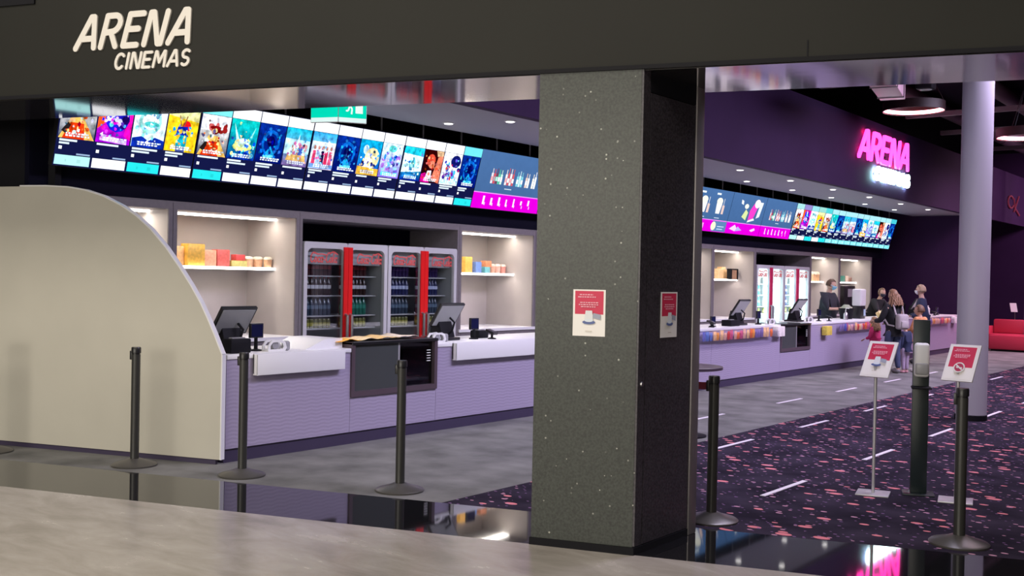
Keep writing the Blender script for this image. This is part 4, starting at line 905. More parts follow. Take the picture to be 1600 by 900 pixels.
# faint script mark further down
t = thing('neon_mark', 'faint red looping neon mark far down the purple fascia', 'sign', (-7.50, 33.0, 4.0))
stroke_mb([arc(0.55, 0.22, 0.42, 0.22, 40, 330, 14), [(1.0, 0.36), (1.15, 0.05), (1.9, -0.2)], [(1.75, 0.5), (1.2, 0.02)], [(1.2, 0.02), (1.05, -0.1)]], lambda u, v, d: (0.02 + d, u * 0.8, v * 0.8), 0.05, 0.03).build('tube', M_neondim, t)
# green exit sign hung from the ceiling
ex = sfp(-4.62, 8.55, 0); 
t = thing('exit_sign', 'green lit emergency exit sign hanging above the displays', 'sign', (-7.42, 6.85, 3.225), math.radians(0))
EH = 0.30
def face(name, ang, wdt, sgn, pict):
    ca, sa = math.cos(ang), math.sin(ang)
    nx, ny = (sa, -ca)
    f = lambda u, v, d: (ca * u + nx * d, sa * u + ny * d, v)
    mb = MB(); mb.prism([(0, -0.13), (sgn * wdt, -0.13), (sgn * wdt, EH - 0.13), (0, EH - 0.13)], f, -0.03, 0.0); mb.build(name + '_box', M_whitep, t, smooth=False)
    c = Canvas(lambda u, v, d: f(sgn * u, v, 0.002 + d))
    G = (0.0, 0.74, 0.50)
    c.rect(0.004, -0.126, wdt - 0.004, -0.085, (0.75, 0.95, 0.92)); c.rect(0.004, -0.085, wdt - 0.004, EH - 0.135, G)
    if pict:
        c.rect(wdt * 0.60, -0.04, wdt * 0.86, 0.14, (0.85, 1.0, 0.95)); c.ell(wdt * 0.46, 0.115, 0.018, 0.018, (0.85, 1, 0.95))
        for a, b in (((0.44, 0.09), (0.40, 0.03)), ((0.40, 0.03), (0.48, 0.0)), ((0.48, 0.0), (0.46, -0.05)), ((0.40, 0.03), (0.34, -0.02)), ((0.34, -0.02), (0.26, -0.02)), ((0.44, 0.085), (0.54, 0.06)), ((0.44, 0.085), (0.34, 0.07))):
            x0_, z0_, x1_, z1_ = a[0] * wdt, a[1], b[0] * wdt, b[1]; dx, dz = x1_ - x0_, z1_ - z0_; L_ = math.hypot(dx, dz); px, pz = -dz / L_ * 0.008, dx / L_ * 0.008
            c.poly([(x0_ - px, z0_ - pz), (x1_ - px, z1_ - pz), (x1_ + px, z1_ + pz), (x0_ + px, z0_ + pz)], (0.85, 1, 0.95))
    c.build(name, M_signlit, t)
face('left_face', math.radians(20), 0.29, -1, False)
face('right_face', math.radians(58), 0.27, 1, True)
MB().cone((0.0, 0.10, EH - 0.13), (0.0, 0.10, 0.40), 0.012, 0.012, 8).build('hanger', M_grey, t)
# posters on the pillar and paper signs
def notice(c, w, h, kind):
    c.rect(0, 0, w, h, (0.88, 0.86, 0.84)); c.rect(w * 0.06, h * (0.47 if kind == 0 else 0.36), w * 0.94, h * 0.97, (0.62, 0.03, 0.09))
    for i, (a, b, v) in enumerate(((0.2, 0.62, 0.88), (0.15, 0.7, 0.83), (0.22, 0.78, 0.71), (0.18, 0.8, 0.665), (0.25, 0.7, 0.62))):
        x = a
        while x < b:                              # illegible small print as short dashes
            wd = 0.05 + 0.03 * ((i + int(x * 50)) % 3); c.rect(w * x, h * v, w * min(x + wd, b), h * (v + 0.022), (0.85, 0.45, 0.55)); x += wd + 0.02
    if kind == 0:                                 # hand under a dispenser
        c.poly([(w * .36, h * .32), (w * .64, h * .32), (w * .60, h * .55), (w * .40, h * .55)], (0.75, 0.78, 0.82)); c.ell(w * 0.5, h * 0.3, w * 0.2, h * 0.045, (0.10, 0.14, 0.34)); c.ell(w * 0.5, h * 0.335, w * 0.13, h * 0.03, (0.72, 0.8, 0.88))
        c.poly([(w * .62, h * .40), (w * .86, h * .36), (w * .86, h * .47), (w * .64, h * .50)], (0.35, 0.38, 0.48))
    else:                                         # crossed circle
        c.ell(w * .5, h * .33, w * .21, w * .21, (0.80, 0.78, 0.76), 20); c.ell(w * .5, h * .33, w * .165, w * .165, (0.45, 0.04, 0.10), 20)
        c.ell(w * .45, h * .34, w * .06, w * .05, (0.75, 0.7, 0.7)); c.ell(w * .57, h * .31, w * .06, w * .04, (0.75, 0.7, 0.7)); c.poly([(w * .36, h * .40), (w * .39, h * .42), (w * .64, h * .27), (w * .61, h * .245)], (0.80, 0.78, 0.76))
    c.rect(w * 0.4, h * 0.10, w * 0.6, h * 0.117, (0.6, 0.55, 0.5))
def wall_notice(name, label, org, udir, ndir):
    o = Vector(org); c = Canvas(lambda u, v, d: tuple(o + udir * u + Vector((0, 0, v)) + ndir * (0.003 + d * 0.4)))
    t = thing(name, label, 'notice', org)
    inv = -o; cc = Canvas(lambda u, v, d: tuple(udir * u + Vector((0, 0, v)) + ndir * (0.0035 + d * 0.4)))
    notice(cc, 0.205, 0.285, 0); cc.build('print', M_paper, t)
    mb = MB(); mb.prism([(0, 0), (0.205, 0), (0.205, 0.285), (0, 0.285)], lambda u, v, d: tuple(udir * u + Vector((0, 0, v)) + ndir * d), 0.001, 0.003); mb.build('sheet', M_whitep, t, smooth=False)
wall_notice('paper_notice', 'red and white paper notice on the front face of the pillar', sfp(-1.82, 6.25, 1.312), S, -N)
wall_notice('paper_notice', 'red and white paper notice on the dark side face of the pillar', (pb.x + 0.0125, pb.y + 0.26, 1.305), Vector((0, 1, 0)), Vector((1, 0, 0)))
def sign_stand(x, y, label, kind, rz):
    t = thing('sign_stand', label, 'sign stand', (x, y, 0), rz)
    MB().rbox(-0.125, 0.125, -0.125, 0.125, 0, 0.012, 0.004).build('base_plate', M_steel if False else mat('stand_silver', (0.55, 0.54, 0.57), 0.4, metal=0.5), t)
    MB().cone((0, 0, 0.012), (0, 0, 0.96), 0.0125, 0.0125, 12).build('pole', MATS['stand_silver'], t)
    a = math.radians(31); w, h = 0.24, 0.32; hr = math.radians(-9) - rz; ch, sh_ = math.cos(hr), math.sin(hr)
    def fn(u, v, d):
        yy = 0.02 + math.sin(a) * (v - h * 0.35) - math.cos(a) * d
        return (ch * u - sh_ * yy, sh_ * u + ch * yy, 1.03 + math.cos(a) * (v - h * 0.35) + math.sin(a) * d)
    mb = MB(); mb.prism([(-w / 2, 0), (w / 2, 0), (w / 2, h), (-w / 2, h)], fn, -0.012, 0.0); mb.build('frame', mat('frame_pale', (0.85, 0.83, 0.83), 0.4), t, smooth=False)
    MB().tube([(0, 0, 0.94), (0, 0.005, 0.99), (0, 0.02, 1.015)], 0.016, 8).build('bracket', MATS['stand_silver'], t)
    c = Canvas(lambda u, v, d: fn(u - w / 2 + 0.014, v + 0.014, 0.001 + d)); notice(c, w - 0.028, h - 0.028, kind); c.build('print', M_paper, t)
    return t
sign_stand(-2.84, 8.40, 'silver sign stand with white hygiene notice left of the dispenser column', 0, math.radians(14))
sign_stand(-2.26, 8.57, 'silver sign stand with crossed circle notice behind the last barrier post', 1, math.radians(14))
# hand sanitiser stand
t = thing('sanitiser_stand', 'tall dark hand sanitiser column between the two sign stands', 'dispenser', (-2.57, 8.66, 0), math.radians(20))
MB().rbox(-0.062, 0.062, -0.03, 0.03, 0.012, 1.39, 0.006).build('column', mat('stand_dark_green', (0.012, 0.020, 0.022), 0.35), t)
MB().rbox(-0.12, 0.12, -0.11, 0.11, 0, 0.012, 0.004).build('base_plate', MATS['stand_dark_green'], t)
d_ = MB().rbox(-0.056, 0.056, -0.13, -0.03, 0.94, 1.21, 0.025, 3).build('dispenser', M_whitep, t)
MB().rbox(-0.05, 0.05, -0.136, -0.05, 0.955, 1.06, 0.02, 3).build('window', mat('dispenser_grey', (0.34, 0.34, 0.35), 0.3), d_)
MB().rbox(-0.075, 0.075, -0.17, -0.03, 0.85, 0.865, 0.005).build('drip_tray', M_black, t)
# barrier posts
def post(s, label, proto=[None]):
    loc = sfp(s, 7.38, 0)
    if proto[0] is None:
        t = thing('barrier_post', label, 'barrier post', loc, SA, 'barrier posts along the threshold'); proto[0] = t
        MB().lathe([(0.185, 0.0), (0.187, 0.012), (0.175, 0.022), (0.09, 0.045), (0.05, 0.062)], 32).build('base', M_base, t)
        MB().lathe([(0.036, 0.05), (0.036, 0.945)], 20).build('pole', M_post, t)
        MB().lathe([(0.034, 0.945), (0.034, 0.955), (0.040, 0.957), (0.040, 1.0), (0.036, 1.008)], 20).build('cap', M_blackgloss, t)
        MB().rbox(-0.052, -0.03, -0.02, 0.02, 0.90, 0.975, 0.004).build('belt_clip', M_blackgloss, t)
    else: t = dup(proto[0], loc, None, label)
    return t
post(-7.57, 'black barrier post at the left edge of the picture')
post(-6.00, 'black barrier post in front of the cream end panel')
post(-4.93, 'black barrier post at the corner of cream panel and counter')
post(-3.51, 'black barrier post in front of the dark heated case')
p4 = post(-1.12, 'black barrier post just right of the pillar')
post(0.47, 'black barrier post at right, in front of a sign stand')
mb = MB(); mb.box(-0.34, -0.05, -0.003, 0.003, 0.91, 0.96); mb.build('belt', mat('belt_red', (0.16, 0.01, 0.03), 0.6), p4, smooth=False)
# round table behind the pillar
t = thing('round_table', 'round dark pedestal table half hidden behind the pillar', 'table', (-5.46, 10.11, 0))
M_tab = mat('table_top_dark', (0.05, 0.035, 0.05), 0.35)
MB().lathe([(0.38, 0.72), (0.40, 0.725), (0.40, 0.75), (0.395, 0.755)], 40).build('tabletop', M_tab, t)
MB().lathe([(0.035, 0.03), (0.035, 0.72)], 16).build('pedestal', M_black, t)
MB().lathe([(0.24, 0.0), (0.24, 0.012), (0.06, 0.03)], 32).build('foot', M_black, t)
# white column
t = thing('round_column', 'pale round structural column in the foyer', 'column', (-3.53, 13.98, 0))
MB().lathe([(0.185, 0.07), (0.185, 5.9)], 40).build('shaft', M_pole, t)
MB().lathe([(0.192, 0.0), (0.192, 0.065), (0.185, 0.072)], 40).build('base_collar', M_black, t)

# ------------------------------------------------------------------ ceiling fittings
def downlight(x, y, k, pr=[None]):
    lab = 'small recessed ceiling downlight, %s row over the counter, %s from the near end' % ('outer' if k < 10 else 'inner', ('first', 'second', 'third', 'fourth', 'fifth', 'sixth', 'seventh', 'eighth', 'ninth', 'tenth')[k % 10])
    if pr[0] is None:
        t = thing('downlight', lab, 'downlight', (x, y, 3.55), 0, 'recessed downlights over the counter'); pr[0] = t
        MB().lathe([(0.06, -0.012), (0.075, -0.008), (0.075, 0.0)], 16).build('rim', M_whitep, t)
        MB().lathe([(0.052, -0.016), (0.052, -0.012)], 16).build('lens', M_downlight, t)
    else: t = dup(pr[0], (x, y, 3.55), None, lab)
    return t
kk = 0
for x, ys in ((-7.86, [7.95 + 2.09 * k for k in range(10)]), (-8.62, [7.68 + 2.10 * k for k in range(10)])):
    for y in ys:
        downlight(x, y, kk); kk += 1
        spot('downlight_beam', (x, y, 3.52), (x, y, 0), 58, (1.0, 0.95, 0.91), 80, 0.8)
def ring(x, y, z, r, label, pr=[None]):
    if pr[0] is None:
        t = thing('ring_light', label, 'ring light', (x, y, z), 0, 'ring lights under the black ceiling'); pr[0] = t
        n = 48
        def hoop(secs):
            vs_ = []; fs = []; m_ = len(secs)
            for k in range(n):
                a = 2 * PI * k / n
                for rr_, zz in secs: vs_.append((rr_ * r * math.cos(a), rr_ * r * math.sin(a), zz))
            for k in range(n):
                for j in range(m_): fs.append((k * m_ + j, ((k + 1) % n) * m_ + j, ((k + 1) % n) * m_ + (j + 1) % m_, k * m_ + (j + 1) % m_))
            q = MB(); q.add(vs_, fs); return q
        hoop([(1.0, 0.0), (1.0, 0.17), (0.93, 0.17), (0.93, 0.155), (0.975, 0.15), (0.975, 0.0)]).build('housing', mat('ring_housing', (0.022, 0.006, 0.008), 0.5), t)
        hoop([(0.972, 0.022), (0.972, 0.09), (0.945, 0.09), (0.935, 0.056), (0.945, 0.022)]).build('light_tube', M_ring, t)
        for a in (0.3, 2.4, 4.5): MB().cone((r * 0.97 * math.cos(a), r * 0.97 * math.sin(a), 0.16), (r * 0.3 * math.cos(a), r * 0.3 * math.sin(a), 5.895 - z), 0.006, 0.006, 6).build('cable', M_black, t)
    else: t = dup(pr[0], (x, y, z), 0, label)
    return t
ring(-6.33, 20.5, 4.97, 0.56, 'pink glowing ring light left of the pale column')
ring(-3.35, 15.6, 4.60, 0.56, 'pink glowing ring light at upper right, nearest of the rings')
ring(-4.62, 21.9, 4.52, 0.56, 'pink glowing ring light at right, lowest in the picture')
t = thing('ceiling_duct', 'pale pink lit square duct under the black ceiling', 'duct', (-5.75, 17.2, 4.80), math.radians(12))
MB().rbox(-0.2, 0.2, -0.7, 0.9, 0, 0.26, 0.01).build('casing', M_duct, t)
for y in (-0.4, 0.6): MB().box(-0.215, 0.215, y, y + 0.03, -0.012, 0.275).build('flange', M_dark_ceiling_metal, t, smooth=False)
for y in (-0.5, 0.7): MB().cone((0, y, 0.26), (0, y, 1.095), 0.01, 0.01, 6).build('hanger', M_black, t)
for i, (y, z) in enumerate(((12.5, 5.15), (15.0, 5.35), (18.5, 5.2), (23.4, 5.3), (26.0, 5.25), (30.0, 5.3))):
    o = MB().box(-7.4, 5.9, y, y + 0.12, z, z + 0.10).build('cable_tray', M_dark_ceiling_metal, smooth=False)
    tag(o, 'dark cable tray crossing under the black ceiling, %s' % ('nearest the shop front', 'second nearest', 'third nearest', 'fourth nearest', 'fifth nearest', 'farthest')[i], 'cable tray', 'cable trays under the black ceiling')
for i, (x, r, lb) in enumerate(((-7.1, 0.15, 'round dark ventilation duct nearest the purple fascia'), (-5.48, 0.16, 'round dark ventilation duct above the ring lights'))):
    t = thing('ventilation_duct', lb, 'duct', (x, 9.0, 5.69)); MB().cone((0, 0, 0), (0, 26, 0), r, r, 20).build('pipe', mat('duct_grey', (0.09, 0.07, 0.085), 0.5, metal=0.3), t)
    for k in range(9): MB().cone((0, 0.5 + 3 * k, 0), (0, 0.56 + 3 * k, 0), r + 0.015, r + 0.015, 20).build('joint_ring', MATS['duct_grey'], t)
t = thing('ceiling_speaker', 'black box speaker hanging by the left ring light', 'speaker', (-5.55, 18.6, 5.02))
MB().rbox(-0.14, 0.14, -0.14, 0.14, 0, 0.3, 0.03).build('cabinet', M_black, t); MB().lathe([(0.1, -0.006), (0.1, 0.0)], 20).build('grille', M_grey, t); MB().cone((0, 0, 0.3), (0, 0, 0.88), 0.015, 0.015, 8).build('hanger', M_black, t)

# ------------------------------------------------------------------ counter equipment
def till(x, y, z, label, tiltdeg=38, s=1.0, rz=0):
    t = thing('till', label, 'till', (x, y, z), rz); a = math.radians(tiltdeg)
    MB().rbox(-0.14, 0.14, -0.15 * s, 0.15 * s, 0, 0.035, 0.01).build('foot', M_blackgloss, t)
    MB().prism([(-0.10, 0.035), (0.10, 0.035), (0.03, 0.24), (-0.05, 0.24)], lambda u, v, d: (u, d, v), -0.10 * s, 0.10 * s).build('stand', M_black, t, smooth=False)
    # monitor: screen towards the staff (-x), back towards the customers, leaning over the counter
    fn = lambda u, v, d: (0.06 + math.sin(a) * (v - 0.13) * 1.0 + math.cos(a) * d, u, 0.27 + math.cos(a) * (v - 0.13) - math.sin(a) * d)
    mo = MB(); mo.prism([(-0.19 * s, 0), (0.19 * s, 0), (0.19 * s, 0.29 * s), (-0.19 * s, 0.29 * s)], fn, -0.018, 0.012); m = mo.build('monitor', M_blackgloss, t, smooth=False)
    MB().prism([(-0.175 * s, 0.015), (0.175 * s, 0.015), (0.175 * s, 0.27 * s), (-0.175 * s, 0.27 * s)], fn, 0.012, 0.017).build('back_cover', mat('till_grey', (0.34, 0.35, 0.36), 0.4), m, smooth=False)
    MB().prism([(-0.17 * s, 0.02), (0.17 * s, 0.02), (0.17 * s, 0.265 * s), (-0.17 * s, 0.265 * s)], fn, -0.021, -0.018).build('screen', mat('till_screen', (0.02, 0.03, 0.05), 0.2), m, smooth=False)
    MB().tube([(0.06, 0.05, 0.26), (0.13, 0.06, 0.20), (0.12, 0.03, 0.10), (0.05, 0.0, 0.04)], 0.012, 6).build('cable', M_black, t)
    return t
def cust_display(x, y, z, label, h=0.16, rz=0):
    t = thing('customer_display', label, 'display', (x, y, z), rz)
    MB().lathe([(0.055, 0), (0.055, 0.012), (0.018, 0.02), (0.016, h)], 16).build('stem', M_black, t)
    d = MB().rbox(-0.015, 0.015, -0.075, 0.075, h - 0.02, h + 0.115, 0.006).build('housing', M_blackgloss, t)
    MB().box(0.0151, 0.0165, -0.062, 0.062, h - 0.008, h + 0.103).build('screen', mat('display_navy', (0.01, 0.012, 0.05), 0.15), d, smooth=False)
    return t
def card_reader(x, y, z, label, rz=0):
    t = thing('card_reader', label, 'card reader', (x, y, z), rz)
    MB().lathe([(0.05, 0), (0.05, 0.01), (0.014, 0.02), (0.014, 0.09)], 12).build('stem', M_black, t)
    mb = MB(); mb.prism([(-0.07, 0.09), (0.05, 0.05), (0.06, 0.075), (-0.06, 0.115)], lambda u, v, d: (u, d, v), -0.04, 0.04); b = mb.build('body', M_blackgloss, t, smooth=False)
    for i in range(3):
        for j in range(3):
            xx = 0.0 + i * 0.018; MB().box(xx - 0.006, xx + 0.006, -0.026 + j * 0.022, -0.012 + j * 0.022, 0.098 - xx * 0.33, 0.101 - xx * 0.33).build('key', M_grey, b, smooth=False)
    return t
def tape_dispenser(x, y, z, label, rz=0):
    t = thing('tape_dispenser', label, 'dispenser', (x, y, z), rz)
    poly = [(-0.10, 0), (0.10, 0), (0.12, 0.03), (0.10, 0.085), (0.05, 0.105), (-0.06, 0.10), (-0.10, 0.05)]
    fr = lambda u, v, d: (d, u, v)
    for a, b in ((-0.045, -0.033), (0.033, 0.045)):
        mb = MB(); n = len(poly); hole = [(0.72 * (u - 0.0) , 0.05 + 0.62 * (v - 0.05)) for u, v in poly]
        vs_ = [fr(u, v, d) for d in (a, b) for ring_ in (poly, hole) for u, v in ring_]; fs = []
        for k in range(n):
            k2 = (k + 1) % n
            fs += [(k, k2, n + k2, n + k), (2 * n + k, 3 * n + k, 3 * n + k2, 2 * n + k2), (k, 2 * n + k, 2 * n + k2, k2), (n + k, n + k2, 3 * n + k2, 3 * n + k)]
        mb.add(vs_, fs); mb.build('side_plate', M_whitep, t, smooth=False)
    MB().box(-0.033, 0.033, -0.10, 0.10, 0, 0.014).build('base', M_whitep, t, smooth=False)
    MB().cone((-0.03, 0.0, 0.055), (0.03, 0.0, 0.055), 0.036, 0.036, 18).build('roll', M_grey, t)
    MB().rbox(-0.04, 0.04, 0.115, 0.17, 0.0, 0.09, 0.02).build('cutter', M_grey, t)
    return t
ZC = 0.94
till(-7.92, 6.02, ZC, 'black till with tilted screen beside the cream end panel', 36, 1.02)
cust_display(-7.80, 6.235, ZC, 'small square customer display on a stem left of the tape dispenser', 0.14)
t = thing('receipt_printer', 'low black receipt printer under the left till', 'printer', (-7.70, 5.93, ZC)); MB().rbox(-0.07, 0.07, -0.10, 0.12, 0, 0.13, 0.012).build('body', M_black, t); MB().box(-0.02, 0.03, -0.06, 0.08, 0.13, 0.14).build('paper_slot', M_grey, t, smooth=False)
tape_dispenser(-7.70, 6.36, ZC, 'white dispenser with grey roll left of the white sloping box')
till(-7.95, 8.98, ZC, 'black till with tilted screen behind the dark heated case', 34, 1.05)
tape_dispenser(-7.72, 8.62, ZC, 'white dispenser at the right corner of the dark heated case')
cust_display(-7.85, 9.42, ZC, 'small square customer display right of the middle till', 0.13)
card_reader(-7.74, 9.62, ZC, 'black card reader near the pillar on the white worktop')
t = thing('receipt_printer', 'low black receipt printer near the pillar beside the card reader', 'printer', (-7.98, 9.68, ZC)); MB().rbox(-0.07, 0.07, -0.09, 0.09, 0, 0.09, 0.012).build('body', M_black, t); MB().box(-0.02, 0.03, -0.06, 0.06, 0.09, 0.1).build('paper_slot', M_grey, t, smooth=False)
cust_display(-7.85, 15.42, ZC, 'square customer display right beside the pillar edge', 0.05)
card_reader(-7.72, 15.12, ZC, 'black card reader at the pillar edge')
till(-7.92, 16.40, ZC, 'black till with tilted screen between pillar and far heated case', 34, 1.1)
t = thing('receipt_printer', 'low black receipt printer left of the till beyond the pillar', 'printer', (-7.78, 15.92, ZC)); MB().rbox(-0.09, 0.09, -0.16, 0.16, 0, 0.10, 0.012).build('body', M_black, t); MB().box(-0.02, 0.03, -0.06, 0.06, 0.1, 0.108).build('paper_slot', M_grey, t, smooth=False)
cust_display(-7.80, 17.02, ZC, 'square customer display left of the far heated case', 0.12)
tape_dispenser(-7.68, 17.22, ZC, 'white dispenser beside the far heated case')
till(-8.0, 19.05, ZC, 'black till in front of the lit fridges', 34, 1.1)
tape_dispenser(-7.70, 18.98, ZC, 'white dispenser in front of the till by the lit fridges')
cust_display(-7.82, 19.80, ZC, 'square customer display in front of the masked man', 0.12)
card_reader(-7.70, 20.02, ZC, 'black card reader in front of the masked man')
t = thing('syrup_pump', 'silver pump bottle on the counter right of the masked man', 'bottle', (-7.75, 21.05, ZC)); MB().lathe([(0.04, 0), (0.045, 0.02), (0.04, 0.13), (0.015, 0.16), (0.015, 0.2)], 14).build('body', M_steel, t); MB().tube([(0, 0, 0.2), (0, 0, 0.24), (0.07, 0, 0.235)], 0.008, 6).build('nozzle', M_whitep, t)
t = thing('popcorn_scoop_bin', 'dark bin on the counter beside the white towel dispenser', 'bin', (-8.0, 21.75, ZC)); MB().lathe([(0.12, 0), (0.16, 0.22), (0.165, 0.225)], 16).build('body', M_black, t); MB().lathe([(0.13, 0.22), (0.05, 0.30)], 16).build('scoop', mat('sage_cloth', (0.3, 0.34, 0.25), 0.7), t)
t = thing('towel_dispenser', 'white towel dispenser on a dark stand left of the leaning woman', 'dispenser', (-7.95, 22.35, ZC))
MB().rbox(-0.10, 0.10, -0.16, 0.16, 0.27, 0.63, 0.03, 3).build('body', M_whitep, t); MB().rbox(-0.09, 0.09, -0.15, 0.15, 0.0, 0.27, 0.01).build('stand', M_blackgloss, t); MB().box(0.101, 0.106, 0.0, 0.12, 0.06, 0.2).build('panel', mat('panel_pale_blue', (0.4, 0.55, 0.7), 0.4), t, smooth=False)
till(-8.0, 26.2, ZC, 'black till near the far end of the counter', 30, 1.0)
t = thing('soap_bottle', 'slim white bottle near the far end of the counter', 'bottle', (-7.72, 26.45, ZC)); MB().lathe([(0.05, 0), (0.05, 0.18), (0.02, 0.21)], 14).build('body', M_whitep, t); MB().lathe([(0.022, 0.21), (0.022, 0.25)], 12).build('cap', M_whitep, t)
card_reader(-7.70, 26.9, ZC, 'black card reader near the far end of the counter')
cust_display(-7.8, 27.5, ZC, 'square customer display at the far end of the counter', 0.08)

# ------------------------------------------------------------------ red seats at the back
t = thing('red_bench', 'long low red bench in the background right of the column', 'bench', (-7.05, 29.5, 0))
MB().rbox(0, 2.6, 0, 0.6, 0.05, 0.42, 0.03).build('seat', M_sofa, t); MB().box(0.05, 2.55, 0.05, 0.55, 0, 0.05).build('plinth', M_black, t, smooth=False)
t = thing('red_sofa', 'red sofa with a back behind the long low bench', 'sofa', (-7.25, 30.3, 0))
MB().rbox(0, 0.75, 0.0, 0.7, 0.06, 0.42, 0.03).build('seat', M_sofa, t); MB().rbox(0, 0.75, 0.5, 0.7, 0.42, 0.80, 0.04).build('backrest', M_sofa, t); MB().rbox(-0.12, 0.0, 0, 0.7, 0.06, 0.62, 0.03).build('armrest', M_sofa, t); MB().box(0.0, 0.7, 0.05, 0.65, 0, 0.06).build('plinth', M_black, t, smooth=False)
t = thing('notice_stand', 'slim stand with tilted white notice behind the red bench', 'sign stand', (-6.82, 31.3, 0))
MB().cone((0, 0, 0.012), (0, 0, 1.0), 0.012, 0.012, 8).build('pole', M_steel, t); MB().lathe([(0.15, 0), (0.15, 0.012)], 20).build('base', M_black, t); mb = MB(); mb.prism([(-0.11, 0.0), (0.1, 0.0), (0.1, 0.3), (-0.11, 0.3)], lambda u, v, d: (u * 0.8 - v * 0.25, -0.05 + 0.5 * v + d, 1.0 + 0.8 * v), -0.008, 0); mb.build('board', M_whitep, t, smooth=False)
t = thing('barrier_post', 'dark barrier post far behind the red bench', 'barrier post', (-6.5, 31.3, 0)); MB().lathe([(0.16, 0), (0.16, 0.015), (0.04, 0.04)], 20).build('base', M_base, t); MB().lathe([(0.035, 0.03), (0.035, 1.0)], 14).build('pole', M_post, t)

# ------------------------------------------------------------------ people
SKIN = mat('skin', (0.58, 0.36, 0.27), 0.55); 
def cloth(n, c, r=0.8): return mat(n, c, r, noise=0.12, nscale=25, bump=0.2, bscale=40)
def skin_mesh(chains, radii, root, sub=2):
    names = []; 
    for ch in chains:
        for a in ch:
            if a[0] not in [q[0] for q in names]: names.append((a[0], a[1]))
    idx = {n: i for i, (n, _) in enumerate(names)}
    es = set()
    for ch in chains:
        for a, b in zip(ch[:-1], ch[1:]): es.add(tuple(sorted((idx[a[0]], idx[b[0]]))))
    me = bpy.data.meshes.new('sk'); me.from_pydata([p for _, p in names], list(es), [])
    o = bpy.data.objects.new('sk', me); col.objects.link(o)
    md = o.modifiers.new('skin', 'SKIN'); md.use_smooth_shade = True
    if not me.skin_vertices:
        me.attributes
    for n, i in idx.items():
        r = radii[n]; r = r if isinstance(r, tuple) else (r, r)
        me.skin_vertices[0].data[i].radius = r; me.skin_vertices[0].data[i].use_root = (n == root)
    sb = o.modifiers.new('sub', 'SUBSURF'); sb.levels = sub; sb.render_levels = sub
    dg = bpy.context.evaluated_depsgraph_get(); ev = o.evaluated_get(dg)
    out = bpy.data.meshes.new_from_object(ev)
    bpy.data.objects.remove(o); bpy.data.meshes.remove(me)
    mb = MB(); mb.add([tuple(q.co) for q in out.vertices], [tuple(p.vertices) for p in out.polygons]); bpy.data.meshes.remove(out)
    return mb
def hand(mb, w, d, side, s):
    """palm and five curled fingers at wrist w pointing along d"""
    w = Vector(w); d = Vector(d).normalized(); up = Vector((0, 0, 1))
    lat = d.cross(up); lat = Vector((0, 1, 0)) if lat.length < 0.1 else lat.normalized(); nrm = lat.cross(d)
    mb.ell(w + d * 0.045 * s, (0.036 * s, 0.036 * s, 0.018 * s), sub=1, rot=Matrix((d, lat, nrm)).transposed())
    for k, ln in enumerate((0.062, 0.072, 0.066, 0.052)):
        b = w + d * 0.075 * s + lat * (k - 1.5) * 0.019 * s
        mb.tube([b - d * 0.02 * s, b + d * ln * 0.45 * s - nrm * 0.004 * s, b + d * ln * 0.8 * s - nrm * 0.016 * s, b + d * ln * s - nrm * 0.032 * s], 0.009 * s, 6, radii=[0.0095 * s, 0.009 * s, 0.0082 * s, 0.006 * s])
    tb = w + d * 0.03 * s + lat * (-side) * 0.03 * s
    mb.tube([tb, tb + d * 0.03 * s + lat * (-side) * 0.025 * s - nrm * 0.01 * s, tb + d * 0.06 * s + lat * (-side) * 0.03 * s - nrm * 0.02 * s], 0.01 * s, 6, radii=[0.012 * s, 0.0105 * s, 0.008 * s])
def head_mb(mb, c, s, yaw_, pit=0):
    R = Matrix.Rotation(yaw_, 3, 'Z') @ Matrix.Rotation(pit, 3, 'Y')
    bm = bmesh.new(); bmesh.ops.create_icosphere(bm, subdivisions=3, radius=1)
    for q in bm.verts:
        x, y, z = q.co; x *= 0.098; y *= 0.076; z *= 0.118
        if z < 0: k = 1 + z * 2.6; y *= max(0.6, k); x *= max(0.72, 1 + z * 1.4) if x > 0 else max(0.62, 1 + z * 2.4)
        if x > 0.05 and abs(y) < 0.018 and -0.035 < z < 0.012: x += 0.022 * (1 - abs(y) / 0.018)
        if x > 0.05 and 0.012 < z < 0.035 and 0.015 < abs(y) < 0.045: x -= 0.006
        q.co = Vector(c) + R @ (Vector((x, y, z)) * s)
    mb.bm(bm)
    for sd in (1, -1): mb.ell(Vector(c) + R @ Vector((-0.005, 0.076 * sd, -0.005)) * s, (0.012 * s, 0.008 * s, 0.026 * s), sub=1, rot=R)
    mb.cone(Vector(c) + R @ Vector((0.088, -0.02, -0.062)) * s, Vector(c) + R @ Vector((0.088, 0.02, -0.062)) * s, 0.006 * s, 0.006 * s, 6)
    return R
